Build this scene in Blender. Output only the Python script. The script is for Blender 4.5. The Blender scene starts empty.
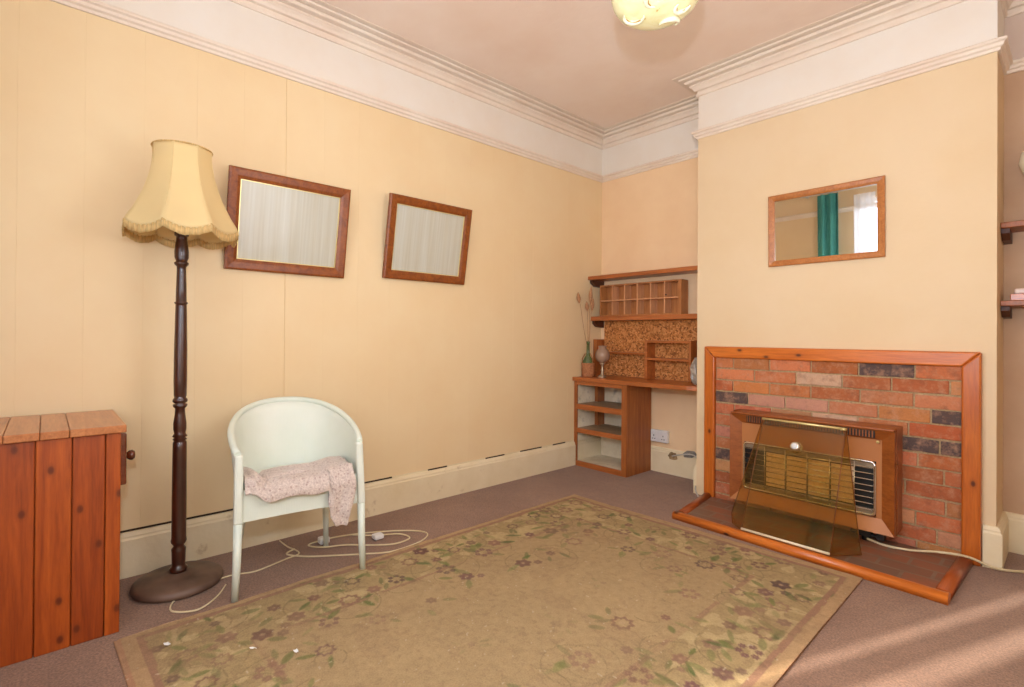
import bpy, bmesh, math, random
import numpy as np
from mathutils import Vector, Matrix
R = math.radians
PI = math.pi
S = bpy.context.scene
COL = S.collection
random.seed(7)

# ------------------------------------------------------------------ helpers
def lin(c):
    return tuple(((v/255)/12.92 if v/255 <= .04045 else (((v/255)+.055)/1.055)**2.4) for v in c)
def rgba(c): return lin(c)+(1.,)

class NT:
    def __init__(s, name):
        s.m = bpy.data.materials.new(name); s.m.use_nodes = True
        s.t = s.m.node_tree; s.n = s.t.nodes; s.l = s.t.links
        s.n.clear()
        s.out = s.n.new('ShaderNodeOutputMaterial')
        s.b = s.n.new('ShaderNodeBsdfPrincipled')
        s.l.new(s.b.outputs[0], s.out.inputs[0])
        s.tc = s.n.new('ShaderNodeTexCoord')
    def mapping(s, scale=(1,1,1), rot=(0,0,0), loc=(0,0,0)):
        m = s.n.new('ShaderNodeMapping'); m.inputs['Scale'].default_value = scale
        m.inputs['Rotation'].default_value = rot; m.inputs['Location'].default_value = loc
        s.l.new(s.tc.outputs['Object'], m.inputs[0]); return m.outputs[0]
    def noise(s, vec, scale, detail=3, rough=.5, dist=0):
        n = s.n.new('ShaderNodeTexNoise'); n.inputs['Scale'].default_value = scale
        n.inputs['Detail'].default_value = detail; n.inputs['Roughness'].default_value = rough
        n.inputs['Distortion'].default_value = dist
        s.l.new(vec, n.inputs['Vector']); return n.outputs['Fac']
    def ramp(s, fac, stops):
        r = s.n.new('ShaderNodeValToRGB'); e = r.color_ramp.elements
        while len(e) < len(stops): e.new(.5)
        for el, (p, c) in zip(e, stops):
            el.position = p; el.color = c if len(c) == 4 else tuple(c)+(1,)
        s.l.new(fac, r.inputs[0]); return r.outputs[0]
    def mix(s, fac, a, b, mode='MIX'):
        m = s.n.new('ShaderNodeMix'); m.data_type = 'RGBA'; m.blend_type = mode
        for i, v in ((0, fac), (6, a), (7, b)):
            if hasattr(v, 'links') or isinstance(v, bpy.types.NodeSocket): s.l.new(v, m.inputs[i])
            else: m.inputs[i].default_value = v
        return m.outputs[2]
    def bump(s, h, strength=.3, dist=.01):
        b = s.n.new('ShaderNodeBump'); b.inputs['Strength'].default_value = strength
        b.inputs['Distance'].default_value = dist
        s.l.new(h, b.inputs['Height']); s.l.new(b.outputs[0], s.b.inputs['Normal'])
    def color(s, c):
        if isinstance(c, bpy.types.NodeSocket): s.l.new(c, s.b.inputs['Base Color'])
        else: s.b.inputs['Base Color'].default_value = c
    def set(s, **k):
        for a, v in k.items(): s.b.inputs[a.replace('_', ' ')].default_value = v
        return s

def paint(name, c, c2=None, rough=.7, scale=3, amt=.35, bump=.15, bscale=60, stain=None):
    t = NT(name); v = t.mapping()
    n = t.noise(v, scale, 4, .6)
    col = t.ramp(n, [(.35, rgba(c2 or c)), (.65, rgba(c))])
    if stain:
        n2 = t.noise(v, stain[1], 6, .65)
        k = t.ramp(n2, [(stain[2], (0,0,0,1)), (min(1, stain[2]+.12), (1,1,1,1))])
        col = t.mix(k, col, rgba(stain[0]))
    t.color(col); t.set(Roughness=rough)
    t.bump(t.noise(v, bscale, 3, .6), bump, .004)
    return t.m

def wood(name, dark, light, axis='Z', rough=.4, knots='YZ', knotc=(70,28,10), seed=0., stretch=14, coat=0.):
    t = NT(name)
    sc = {'X': (1, stretch, stretch), 'Y': (stretch, 1, stretch), 'Z': (stretch, stretch, 1)}[axis]
    v = t.mapping(sc, loc=(seed, seed*.7, seed*.3))
    n = t.noise(v, 2.2, 5, .6, .6)
    n2 = t.noise(v, 9, 4, .7)
    c = t.ramp(n, [(.32, rgba(dark)), (.68, rgba(light))])
    f = t.ramp(n2, [(.3, (.66,.6,.55,1)), (.6, (1,1,1,1))])
    c = t.mix(.7, c, f, 'MULTIPLY')
    if knots:
        sx = t.n.new('ShaderNodeSeparateXYZ'); t.l.new(t.tc.outputs['Object'], sx.inputs[0])
        cb_ = t.n.new('ShaderNodeCombineXYZ')
        t.l.new(sx.outputs['XYZ'.index(knots[0])], cb_.inputs[0]); t.l.new(sx.outputs['XYZ'.index(knots[1])], cb_.inputs[1])
        mp = t.n.new('ShaderNodeMapping'); mp.inputs['Scale'].default_value = (7.5, 4.6, 1) if axis == knots[1] else (4.6, 8., 1); mp.inputs['Location'].default_value = (seed*1.37, seed*.61, 0)
        t.l.new(cb_.outputs[0], mp.inputs[0])
        vo = t.n.new('ShaderNodeTexVoronoi'); vo.voronoi_dimensions = '2D'; vo.inputs['Scale'].default_value = 1.
        t.l.new(mp.outputs[0], vo.inputs['Vector'])
        k = t.ramp(vo.outputs['Distance'], [(.0, (1,1,1,1)), (.045, (.85,.85,.85,1)), (.075, (.22,.22,.22,1)), (.13, (0,0,0,1))])
        c = t.mix(k, c, rgba(knotc))
    t.color(c); t.set(Roughness=rough, Coat_Weight=coat, Coat_Roughness=.25)
    t.bump(n2, .12, .002)
    return t.m

def plain(name, c, rough=.5, metal=0., c2=None, scale=20, bump=0., **k):
    t = NT(name); v = t.mapping()
    n = t.noise(v, scale, 3)
    c2 = c2 or tuple(x*.92 for x in c)
    t.color(t.ramp(n, [(.3, rgba(c2)), (.7, rgba(c))]))
    t.set(Roughness=rough, Metallic=metal, **k)
    if bump: t.bump(n, bump, .003)
    return t.m

def link(name, mesh):
    o = bpy.data.objects.new(name, mesh); COL.objects.link(o); return o

def obj(name, bm, mats, parent=None, world=True, smooth=False, bevel=0., auto=True):
    """link a bmesh as ONE mesh object; bm in world coordinates unless world=False"""
    bmesh.ops.remove_doubles(bm, verts=bm.verts, dist=1e-6)
    bmesh.ops.recalc_face_normals(bm, faces=bm.faces)
    if parent is not None and world:
        mw = Matrix.Translation(parent.location) @ parent.rotation_euler.to_matrix().to_4x4()
        bm.transform(mw.inverted())
    me = bpy.data.meshes.new(name); bm.to_mesh(me); bm.free()
    if not isinstance(mats, (list, tuple)): mats = [mats]
    for m in mats: me.materials.append(m)
    o = link(name, me)
    if parent is not None: o.parent = parent
    if smooth:
        for p in me.polygons: p.use_smooth = True
    if bevel:
        b = o.modifiers.new('bevel', 'BEVEL'); b.width = bevel; b.segments = 2; b.limit_method = 'ANGLE'; b.angle_limit = R(40)
        b.harden_normals = False
    return o

def sub(name, bm, mats, part, thing_o, **k):
    """sub-part: bm in world coords (thing frame handled)"""
    mw = Matrix.Translation(thing_o.location) @ thing_o.rotation_euler.to_matrix().to_4x4()
    if k.pop('world', True): bm.transform(mw.inverted())
    return obj(name, bm, mats, part, world=False, **k)

def B(): return bmesh.new()
def box(bm, x0, x1, y0, y1, z0, z1, mi=0, rot=None, org=None):
    vs = [bm.verts.new(p) for p in ((x0,y0,z0),(x1,y0,z0),(x1,y1,z0),(x0,y1,z0),(x0,y0,z1),(x1,y0,z1),(x1,y1,z1),(x0,y1,z1))]
    fs = [bm.faces.new([vs[i] for i in f]) for f in ((3,2,1,0),(4,5,6,7),(0,1,5,4),(1,2,6,5),(2,3,7,6),(3,0,4,7))]
    for f in fs: f.material_index = mi
    return vs
def prism(bm, pts, ax, a, b, mi=0):
    """2D outline extruded along axis ax from a to b; pts in the other two axes (in xyz order)"""
    def P(p, h):
        return {'x': (h, p[0], p[1]), 'y': (p[0], h, p[1]), 'z': (p[0], p[1], h)}[ax]
    A = [bm.verts.new(P(p, a)) for p in pts]; Bv = [bm.verts.new(P(p, b)) for p in pts]
    n = len(pts); fs = [bm.faces.new(A), bm.faces.new(Bv[::-1])]
    for i in range(n): fs.append(bm.faces.new((A[i], A[(i+1)%n], Bv[(i+1)%n], Bv[i])))
    for f in fs: f.material_index = mi
    return A+Bv
def lathe(bm, prof, cx=0, cy=0, seg=24, mi=0, cap=True, ang=None):
    rings = []
    for r, z in prof:
        if r < 1e-5: rings.append([bm.verts.new((cx, cy, z))])
        else: rings.append([bm.verts.new((cx+r*math.cos(2*PI*i/seg), cy+r*math.sin(2*PI*i/seg), z)) for i in range(seg)])
    for a, b in zip(rings, rings[1:]):
        for i in range(seg):
            j = (i+1) % seg
            if len(a) == 1 and len(b) == 1: continue
            if len(a) == 1: f = bm.faces.new((a[0], b[j], b[i]))
            elif len(b) == 1: f = bm.faces.new((a[i], a[j], b[0]))
            else: f = bm.faces.new((a[i], a[j], b[j], b[i]))
            f.material_index = mi; f.smooth = True
    if cap:
        for r in (rings[0], rings[-1]):
            if len(r) > 2: bm.faces.new(r).material_index = mi
def catmull(pts, n=8):
    pts = [Vector(p) for p in pts]; out = []
    P = [pts[0]]+pts+[pts[-1]]
    for i in range(1, len(P)-2):
        for k in range(n):
            t = k/n; a, b, c, d = P[i-1], P[i], P[i+1], P[i+2]
            out.append(.5*((2*b)+(c-a)*t+(2*a-5*b+4*c-d)*t*t+(3*b-a-3*c+d)*t**3))
    out.append(pts[-1]); return out
def tube(bm, pts, r, seg=8, mi=0, closed=False):
    pts = [Vector(p) for p in pts]; n = len(pts); rings = []
    rr = r if isinstance(r, (list, tuple)) else [r]*n
    up = Vector((0, 0, 1)); prevn = None
    for i, p in enumerate(pts):
        d = (pts[min(i+1, n-1)]-pts[max(i-1, 0)]).normalized()
        if prevn is None:
            a = up if abs(d.z) < .9 else Vector((1, 0, 0)); nn = d.cross(a).normalized()
        else:
            nn = (prevn-d*prevn.dot(d)).normalized()
        prevn = nn; bb = d.cross(nn)
        rings.append([bm.verts.new(p+(nn*math.cos(2*PI*k/seg)+bb*math.sin(2*PI*k/seg))*rr[i]) for k in range(seg)])
    for a, b in zip(rings, rings[1:]):
        for k in range(seg):
            f = bm.faces.new((a[k], a[(k+1)%seg], b[(k+1)%seg], b[k])); f.smooth = True; f.material_index = mi
    bm.faces.new(rings[0]).material_index = mi; bm.faces.new(rings[-1][::-1]).material_index = mi
def sweep(bm, path, prof, closed=False, mi=0):
    """mitred sweep of profile [(inward offset, z)] along a rectilinear plan path; interior is on the right hand side"""
    n = len(path); rings = []
    for i, p in enumerate(path):
        def nrm(a, b):
            dx, dy = b[0]-a[0], b[1]-a[1]; L = math.hypot(dx, dy); return (dy/L, -dx/L)
        ns = []
        if closed or i > 0: ns.append(nrm(path[(i-1) % n], p))
        if closed or i < n-1: ns.append(nrm(p, path[(i+1) % n]))
        if len(ns) == 1: ox, oy = ns[0]
        else: ox, oy = ns[0][0]+ns[1][0], ns[0][1]+ns[1][1]
        rings.append([bm.verts.new((p[0]+ox*d, p[1]+oy*d, z)) for d, z in prof])
    m = len(prof); seg = n if closed else n-1
    for i in range(seg):
        a, b = rings[i], rings[(i+1) % n]
        for k in range(m):
            bm.faces.new((a[k], a[(k+1)%m], b[(k+1)%m], b[k])).material_index = mi
    if not closed: bm.faces.new(rings[0]); bm.faces.new(rings[-1][::-1])
def thing(name, label, cat, loc=(0,0,0), rz=0, group=None):
    o = bpy.data.objects.new(name, None); COL.objects.link(o); o.empty_display_size = .1
    o.location = loc; o.rotation_euler = (0, 0, rz); o['label'] = label; o['category'] = cat
    if group: o['group'] = group
    return o
def tag(o, label, cat, group=None):
    o['label'] = label; o['category'] = cat
    if group: o['group'] = group
    return o
def struct(name, bm, mats, **k):
    o = obj(name, bm, mats, **k); o['kind'] = 'structure'; return o

# ------------------------------------------------------------------ dimensions
RX, BY, CZ = 3.56, -4.2, 2.775        # right wall, back wall, ceiling
CA, CB, CD = 1.05, 2.51, -.32         # chimney breast left, right, front
RZ = 2.372                            # underside of the picture rail

# ------------------------------------------------------------------ materials
M_wl = paint('cream_panel_paint', (239,214,170), (236,207,160), .5, 1.6, bump=.1, bscale=35)
M_fr = paint('off_white_frieze', (238,230,218), (235,223,207), .75, 2.2, bump=.25, bscale=30, stain=((226,196,170),1.3,.62))
M_ch = paint('peach_wall_paint', (231,206,168), (228,201,160), .75, 2.5, bump=.3, bscale=25)
M_al = paint('alcove_peach_paint', (246,212,169), (240,203,159), .75, 2.5, bump=.3, bscale=25)
M_ce = paint('pink_white_ceiling', (248,230,214), (240,216,196), .85, 1.2, bump=.3, bscale=20, stain=((214,180,160),1.1,.66))
M_co = paint('cornice_paint', (240,226,208), (234,214,194), .6, 3, bump=.2, bscale=60)
M_sk = paint('skirting_paint', (238,222,188), (230,212,174), .5, 5, bump=.3, bscale=40, stain=((196,170,132),9,.63))
M_dirt = plain('crack_dirt', (70,48,30), .9, c2=(40,28,18))

def carpet():
    t = NT('brown_carpet'); v = t.mapping()
    n = t.noise(v, 2.2, 5, .6); n2 = t.noise(v, 130, 3, .7); n3 = t.noise(v, 24, 5, .7)
    c = t.ramp(n, [(.3, rgba((132,100,80))), (.7, rgba((150,117,95)))])
    c = t.mix(.5, c, t.ramp(n2, [(.34, (.30,.29,.28,1)), (.66, (1.55,1.5,1.45,1))]), 'MULTIPLY')
    c = t.mix(.35, c, t.ramp(n3, [(.35, (.72,.72,.72,1)), (.6, (1.1,1.1,1.1,1))]), 'MULTIPLY')
    t.color(c); t.set(Roughness=.95, Sheen_Weight=.15)
    t.bump(n2, .6, .004); return t.m
M_cp = carpet()
M_pine = wood('orange_pine', (146,58,10), (186,88,24), 'Z', .38, 'YZ', (96,34,8), 1.3, coat=.2)
M_pineX = wood('orange_pine_along_x', (190,92,24), (218,122,42), 'X', .3, 'XZ', (90,34,10), 3.1, coat=.3)
M_pineY = wood('orange_pine_along_y', (186,86,36), (214,118,62), 'Y', .3, False, seed=4., coat=.3)
M_surr = wood('surround_pine_upright', (182,88,22), (210,114,34), 'Z', .3, 'XZ', (80,30,10), 7.7, coat=.3)
M_surrX = wood('surround_pine_crosswise', (196,98,26), (224,126,44), 'X', .3, 'XZ', (80,34,16), 9.2, coat=.3)
M_hearth = wood('hearth_rail_wood', (140,62,22), (172,84,34), 'Y', .3, False, seed=2.2, coat=.3)
M_desk = wood('desk_brown_wood', (146,78,32), (180,106,50), 'Z', .42, False, seed=5.)
M_deskX = wood('desk_brown_wood_crosswise', (160,86,36), (194,112,54), 'X', .38, False, seed=6., coat=.2)
M_shelfin = wood('pale_shelf_board', (150,120,88), (176,148,116), 'X', .6, False, seed=6.)
M_pig = wood('pigeonhole_wood', (170,106,56), (196,130,74), 'Z', .5, False, seed=8.)
M_frame = wood('red_brown_frame_wood', (122,58,14), (160,86,26), 'X', .4, False, seed=11., coat=.06)
M_mframe = wood('orange_brown_mirror_frame', (176,106,48), (200,128,64), 'X', .35, False, seed=12., coat=.3)
M_dark = wood('dark_turned_oak', (42,20,12), (80,38,22), 'Z', .28, False, seed=13., coat=.5)
M_base = plain('dusty_dark_base', (112,86,70), .55, c2=(60,40,32), scale=9, bump=.3, Coat_Weight=.15)
M_knob = wood('dark_knob_wood', (92,36,14), (130,60,28), 'Y', .25, False, seed=14., coat=.6)
M_white_in = paint('white_inner_paint', (240,226,200), (220,202,170), .6, 8, bump=.2, stain=((170,158,142),7,.6))
M_plastic = plain('white_plastic', (232,230,228), .35, c2=(222,220,218))
M_grey = plain('dark_slot', (40,36,34), .6)
M_chrome = plain('chrome', (225,222,215), .18, 1., c2=(205,200,192), scale=6)
M_gold = plain('pale_gold_trim', (232,214,150), .3, .55, c2=(222,204,140))
M_black = plain('black_recess', (22,18,16), .6, c2=(14,12,10))
M_copper = plain('copper_brown_panel', (186,122,72), .42, .1, c2=(176,112,64), scale=5)
M_case = wood('fire_casing_wood_effect', (140,72,26), (166,92,38), 'X', .35, False, seed=15., coat=.2)
M_radiant = plain('ceramic_radiant', (240,212,186), .8, c2=(220,188,158), scale=60, bump=.4)
M_cable = plain('cream_cable', (226,210,172), .5, c2=(212,192,150))
M_gcable = plain('grey_cable', (198,192,182), .5, c2=(180,172,160))
M_grass = plain('dried_grass', (190,140,98), .9, c2=(160,110,76), scale=80)
M_wick = plain('wicker', (190,128,84), .8, c2=(150,90,52), scale=110, bump=.8)

# ------------------------------------------------------------------ room shell
bm = B(); box(bm, -.12, RX+.12, BY-.12, .12, -.1, 0); struct('floor', bm, M_cp)
bm = B(); box(bm, -.12, RX+.12, BY-.12, .12, CZ, CZ+.1); struct('ceiling', bm, M_ce)
# left wall: boarded panels with V joints below the rail, plaster frieze above
bm = B()
ys = [BY]; y = -4.03
while y < -.05: ys.append(y); y += .2
ys.append(0.)
prof = []
for i, yy in enumerate(ys):
    if 0 < i < len(ys)-1: w_, d_ = (.0022, -.0035) if abs(yy+2.63) < .02 else (.0010, -.0007); prof += [(yy-w_, 0), (yy, d_), (yy+w_, 0)]
    else: prof.append((yy, 0))
def strip(z0, z1):
    a = [bm.verts.new((d, yy, z0)) for yy, d in prof]; b = [bm.verts.new((d, yy, z1)) for yy, d in prof]
    for i in range(len(prof)-1): bm.faces.new((a[i], a[i+1], b[i+1], b[i]))
strip(.199, RZ+.02)
box(bm, -.12, -.006, BY-.12, .12, .0, CZ, 1)
bmf = B(); 
for f in bm.faces: pass
# caulked stretches that close the crack over the skirting
for a_, b_ in ((-4.2,-3.3),(-2.0,-1.75),(-1.6,-1.28),(-1.1,-.95),(-.72,-.60),(-.45,0)):
    box(bm, -.004, .0005, a_, b_, .188, .1995, 2)
wl = struct('wall_left', bm, [M_wl, M_dirt, M_sk])
bm = B(); box(bm, -.05, 0., BY, 0, RZ+.02, CZ); struct('wall_left_frieze', bm, M_fr)
def wallbox(name, x0, x1, y0, y1, m, m2, open_=None):
    bm = B(); box(bm, x0, x1, y0, y1, 0, RZ+.03, 0); box(bm, x0, x1, y0, y1, RZ+.03, CZ, 1)
    return struct(name, bm, [m, m2])
wallbox('wall_alcove_left', 0, CA, 0, .12, M_al, M_fr)
M_ar = paint('brown_pink_alcove_tone', (206,172,140), (196,160,128), .75, 2.5, bump=.3, bscale=25)  # right alcove wall and frieze coloured darker than those on the left
M_arf = paint('pinkish_frieze_tone', (222,200,184), (212,190,174), .75, 2.5, bump=.3, bscale=25)
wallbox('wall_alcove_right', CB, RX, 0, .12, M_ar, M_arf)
wallbox('wall_chimney_breast', CA, CB, CD, .12, M_ch, M_fr)
wallbox('wall_right', RX, RX+.12, BY-.12, .12, M_ch, M_fr)
# back wall with the window opening
WX0, WX1, WZ0, WZ1 = 1.0, 2.75, .75, 2.5
bm = B()
box(bm, -.12, WX0, BY-.12, BY, 0, CZ); box(bm, WX1, RX, BY-.12, BY, 0, CZ)
box(bm, WX0, WX1, BY-.12, BY, 0, WZ0); box(bm, WX0, WX1, BY-.12, BY, WZ1, CZ)
struct('wall_back', bm, M_ch)
M_wpaint = paint('white_gloss_paint', (240,238,232), None, .35, 4)
bm = B()
for a, b in ((WX0, WX0+.05), (WX1-.05, WX1), (1.84, 1.9)): box(bm, a, b, BY-.09, BY-.04, WZ0, WZ1)
for a, b in ((WZ0, WZ0+.06), (WZ1-.05, WZ1)): box(bm, WX0, WX1, BY-.09, BY-.04, a, b)
box(bm, WX0-.04, WX1+.04, BY-.02, BY+.06, WZ0-.03, WZ0)
struct('window_1', bm, M_wpaint)

room = [(0,BY),(0,0),(CA,0),(CA,CD),(CB,CD),(CB,0),(RX,0),(RX,BY)]
# cornice: stepped ogee plaster mouldings
z = CZ
cor = [(0,z-.120),(.010,z-.120),(.014,z-.112),(.014,z-.104),(.005,z-.100),(.005,z-.088),(.020,z-.084),(.028,z-.070),(.040,z-.060),(.044,z-.060),(.044,z-.050),
       (.034,z-.048),(.034,z-.042),(.062,z-.038),(.068,z-.030),(.068,z-.024),(.058,z-.022),(.058,z-.018),(.092,z-.016),(.096,z-.008),(.088,z-.006),(.088,z-.003),(.124,z-.003),(.124,z+.001),(0,z+.001)]
bm = B(); sweep(bm, room, cor, True); struct('trim_1', bm, M_co)
rail = [(0,RZ-.002),(.010,RZ-.002),(.012,RZ+.010),(.022,RZ+.016),(.024,RZ+.028),(.034,RZ+.034),(.034,RZ+.044),(.028,RZ+.050),(0,RZ+.060)]
rl = [(d+.0, zz) for d, zz in rail]
bm = B(); sweep(bm, room, rl, True); struct('trim_2', bm, M_co)
sk = [(0,0),(.022,0),(.022,.158),(.017,.166),(.017,.174),(.009,.188),(0,.190)]
bm = B(); sweep(bm, [(0,BY),(0,0)], sk); struct('baseboard_left', bm, M_sk)
bm = B(); sweep(bm, [(0.02,0),(CA,0),(CA,CD)], sk); struct('baseboard_alcove_left', bm, M_sk)
bm = B(); sweep(bm, [(2.466,CD),(CB,CD),(CB,0),(RX,0),(RX,BY),(0.03,BY)], sk); struct('baseboard_right', bm, M_sk)
# the torn hole in the alcove skirting, with the grey pipe stub
bm = B()
ptsH = []
for i in range(14):
    a = 2*PI*i/14; r = random.uniform(.75, 1.15); ptsH.append((.70+.042*r*math.cos(a), .142+.034*r*math.sin(a)))
prism(bm, ptsH, 'y', -.0245, -.020)
o = struct('trim_3', bm, plain('broken_plaster', (176,150,110), .9, c2=(110,88,60), scale=30, bump=.9))

# ------------------------------------------------------------------ green curtain, net curtain, rail (seen in the mirror)
def curtain(x0, x1, z0, z1, y, amp, wl_, gap=None, n=None):
    bm = B(); n = n or max(6, int((x1-x0)/.012)); A = []; C = []
    for i in range(n+1):
        x = x0+(x1-x0)*i/n; yy = y+amp*math.sin(2*PI*x/wl_)+amp*.4*math.sin(2*PI*x/(wl_*.43)+1)
        A.append(bm.verts.new((x, yy, z0))); C.append(bm.verts.new((x, yy*.5+y*.5, z1)))
    for i in range(n): bm.faces.new((A[i], A[i+1], C[i+1], C[i])).smooth = True
    return bm
M_teal = plain('teal_curtain_cloth', (84,170,164), .8, c2=(64,146,142), scale=4)
cu = obj('curtain', curtain(.63, .86, .45, 2.6, BY+.10, .034, .095), M_teal)
sm = cu.modifiers.new('s', 'SOLIDIFY'); sm.thickness = .004
tag(cu, 'teal green curtain gathered beside the window, reflected in the wall mirror', 'curtain')
def net():
    t = NT('white_net'); t.n.remove(t.b)
    d = t.n.new('ShaderNodeBsdfTranslucent'); d.inputs[0].default_value = (.93,.93,.92,1)
    e = t.n.new('ShaderNodeBsdfDiffuse'); e.inputs[0].default_value = (.9,.9,.88,1)
    tr = t.n.new('ShaderNodeBsdfTransparent')
    m1 = t.n.new('ShaderNodeMixShader'); m1.inputs[0].default_value = .4
    m2 = t.n.new('ShaderNodeMixShader'); m2.inputs[0].default_value = .12
    t.l.new(d.outputs[0], m1.inputs[1]); t.l.new(e.outputs[0], m1.inputs[2])
    t.l.new(m1.outputs[0], m2.inputs[1]); t.l.new(tr.outputs[0], m2.inputs[2]); t.l.new(m2.outputs[0], t.out.inputs[0])
    return t.m
M_net = net()
nt = thing('net_curtain', 'white net curtain drawn across the bright window, reflected in the wall mirror', 'net curtain', (1.8, BY+.05, 2.55))
for a, b in ((1.0, 1.215), (1.245, 1.365), (1.455, 1.60), (1.66, 2.8)):
    obj('net_panel', curtain(a, b, .72, 2.55, BY+.045, .012, .06), M_net, nt)
bm = B(); tube(bm, [(.45, BY+.10, 2.62), (3.0, BY+.10, 2.62)], .014, 10); 
for xx in (.5, 1.75, 2.95): box(bm, xx-.012, xx+.012, BY, BY+.10, 2.61, 2.63)
tag(obj('curtain_rail', bm, M_plastic), 'white curtain rail above the window, reflected in the wall mirror', 'curtain rail')

# ------------------------------------------------------------------ fireplace: brick panel and pine surround
fp = thing('fireplace_surround', 'orange pine frame around a red brick panel on the chimney breast', 'fireplace', (1.79, CD, 0))
SX0, SX1, SZ = 1.12, 2.462, .987; FW = .07; FY = -.362
bm = B()
def mitre(bm, pts, depth_f, depth_b):  # front quad + chamfered edges
    prism(bm, pts, 'y', depth_b, depth_f)
bm = B(); prism(bm, [(SX0,.0),(SX0+FW,.0),(SX0+FW,SZ-FW),(SX0,SZ)], 'y', CD, FY); obj('frame_upright', bm, M_surr, fp, bevel=.008)
bm = B(); prism(bm, [(SX1-FW,.0),(SX1,.0),(SX1,SZ),(SX1-FW,SZ-FW)], 'y', CD, FY); obj('frame_upright', bm, M_surr, fp, bevel=.008)
bm = B(); prism(bm, [(SX0+.001,SZ),(SX0+FW,SZ-FW-.001),(SX1-FW,SZ-FW-.001),(SX1-.001,SZ)], 'y', CD, FY); obj('frame_crosspiece', bm, M_surrX, fp, bevel=.008)
# mortar backing
t = NT('mortar'); v = t.mapping(); n = t.noise(v, 90, 4, .7)
t.color(t.ramp(n, [(.3, rgba((160,130,92))), (.7, rgba((204,176,134)))])); t.set(Roughness=.95); t.bump(n, .6, .004); M_mortar = t.m
bm = B(); box(bm, SX0+FW-.005, SX1-FW+.005, CD, -.333, .0, SZ-FW+.005); pn = obj('mortar', bm, M_mortar, fp)
def brickmat():
    t = NT('brick'); v = t.mapping()
    a = t.n.new('ShaderNodeVertexColor'); a.layer_name = 'Col'
    n = t.noise(v, 26, 5, .7); n2 = t.noise(v, 120, 4, .7)
    c = t.mix(t.ramp(n, [(.48, (0,0,0,1)), (.7, (.6,.6,.6,1))]), a.outputs[0], rgba((206,156,122)))
    n3 = t.noise(t.mapping(loc=(3,1,2)), 14, 5, .7); c = t.mix(t.ramp(n3, [(.55, (0,0,0,1)), (.75, (.6,.6,.6,1))]), c, rgba((112,70,52)))
    c = t.mix(.5, c, t.ramp(n2, [(.3, (.75,.72,.7,1)), (.65, (1.08,1.08,1.08,1))]), 'MULTIPLY')
    t.color(c); t.set(Roughness=.85); t.bump(n2, .7, .004); return t.m
M_brick = brickmat()
bm = B(); cl = bm.loops.layers.float_color.new('Col')
reds = [(198,122,74),(190,112,68),(202,130,84),(182,106,64),(208,142,98),(192,114,70),(178,98,54),(190,124,84)]
pale = (204,166,136); darkb = (88,70,66); burnt = (124,84,70)
ch = .0728; z = SZ-FW-ch+.004; ci = 0
offs = [.12, 0, .115, .03, .11, .02, .11, 0., .12, .02, .1, .01, .09]
rb = random.Random(5)
special = {(0,1.97,2.17):darkb, (1,1.30,1.41):darkb, (3,1.18,1.42):darkb, (3,2.18,2.40):darkb, (5,2.17,2.40):darkb, (1,1.62,1.85):pale, (4,1.86,2.07):pale,
           (3,1.95,2.17):burnt, (3,1.5,1.75):(196,140,116), (8,1.18,1.3):darkb, (9,1.18,1.24):burnt, (6,1.18,1.3):(196,128,104)}
while z > -ch+.012:
    L = .222; x = SX0+FW - offs[ci % 13] + .006
    while x < SX1-FW:
        w = L*rb.uniform(.93, 1.05)
        a = max(x, SX0+FW+.001); b = min(x+w, SX1-FW-.001)
        if b-a > .02:
            c = rb.choice(reds); c = tuple(v*rb.uniform(.93, 1.05) for v in c)
            for (k, xa, xb), cc in special.items():
                if k == ci and min(b, xb)-max(a, xa) > .5*(b-a): c = cc
            g = .0095; jz = rb.uniform(-.0015, .0015)
            d = -.3405-rb.uniform(0, .004)
            n0 = len(bm.faces)
            # slightly irregular faces
            zz0, zz1 = max(.002, z+g*.5+jz), z+ch-g*.5+jz
            xs = [a+(b-a)*i/6 for i in range(7)]
            top = [zz1+rb.uniform(-.0012, .0012) for _ in xs]; bot = [zz0+rb.uniform(-.0012, .0012) for _ in xs]
            F = [bm.verts.new((xx, d, t_)) for xx, t_ in zip(xs, top)]; G = [bm.verts.new((xx, d, t_)) for xx, t_ in zip(xs, bot)]
            F2 = [bm.verts.new((xx, -.33, t_)) for xx, t_ in zip(xs, top)]; G2 = [bm.verts.new((xx, -.33, t_)) for xx, t_ in zip(xs, bot)]
            fs = []
            for i in range(6):
                fs += [bm.faces.new((G[i], G[i+1], F[i+1], F[i])), bm.faces.new((F[i], F[i+1], F2[i+1], F2[i])), bm.faces.new((G[i], G2[i], G2[i+1], G[i+1]))]
            fs += [bm.faces.new((G[0], F[0], F2[0], G2[0])), bm.faces.new((G[6], G2[6], F2[6], F[6]))]
            for f in fs:
                for l in f.loops: l[cl] = rgba(c)
        x += w+.008
    z -= ch; ci += 1
bk = obj('brick_panel', bm, M_brick, fp, bevel=.0025)

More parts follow.
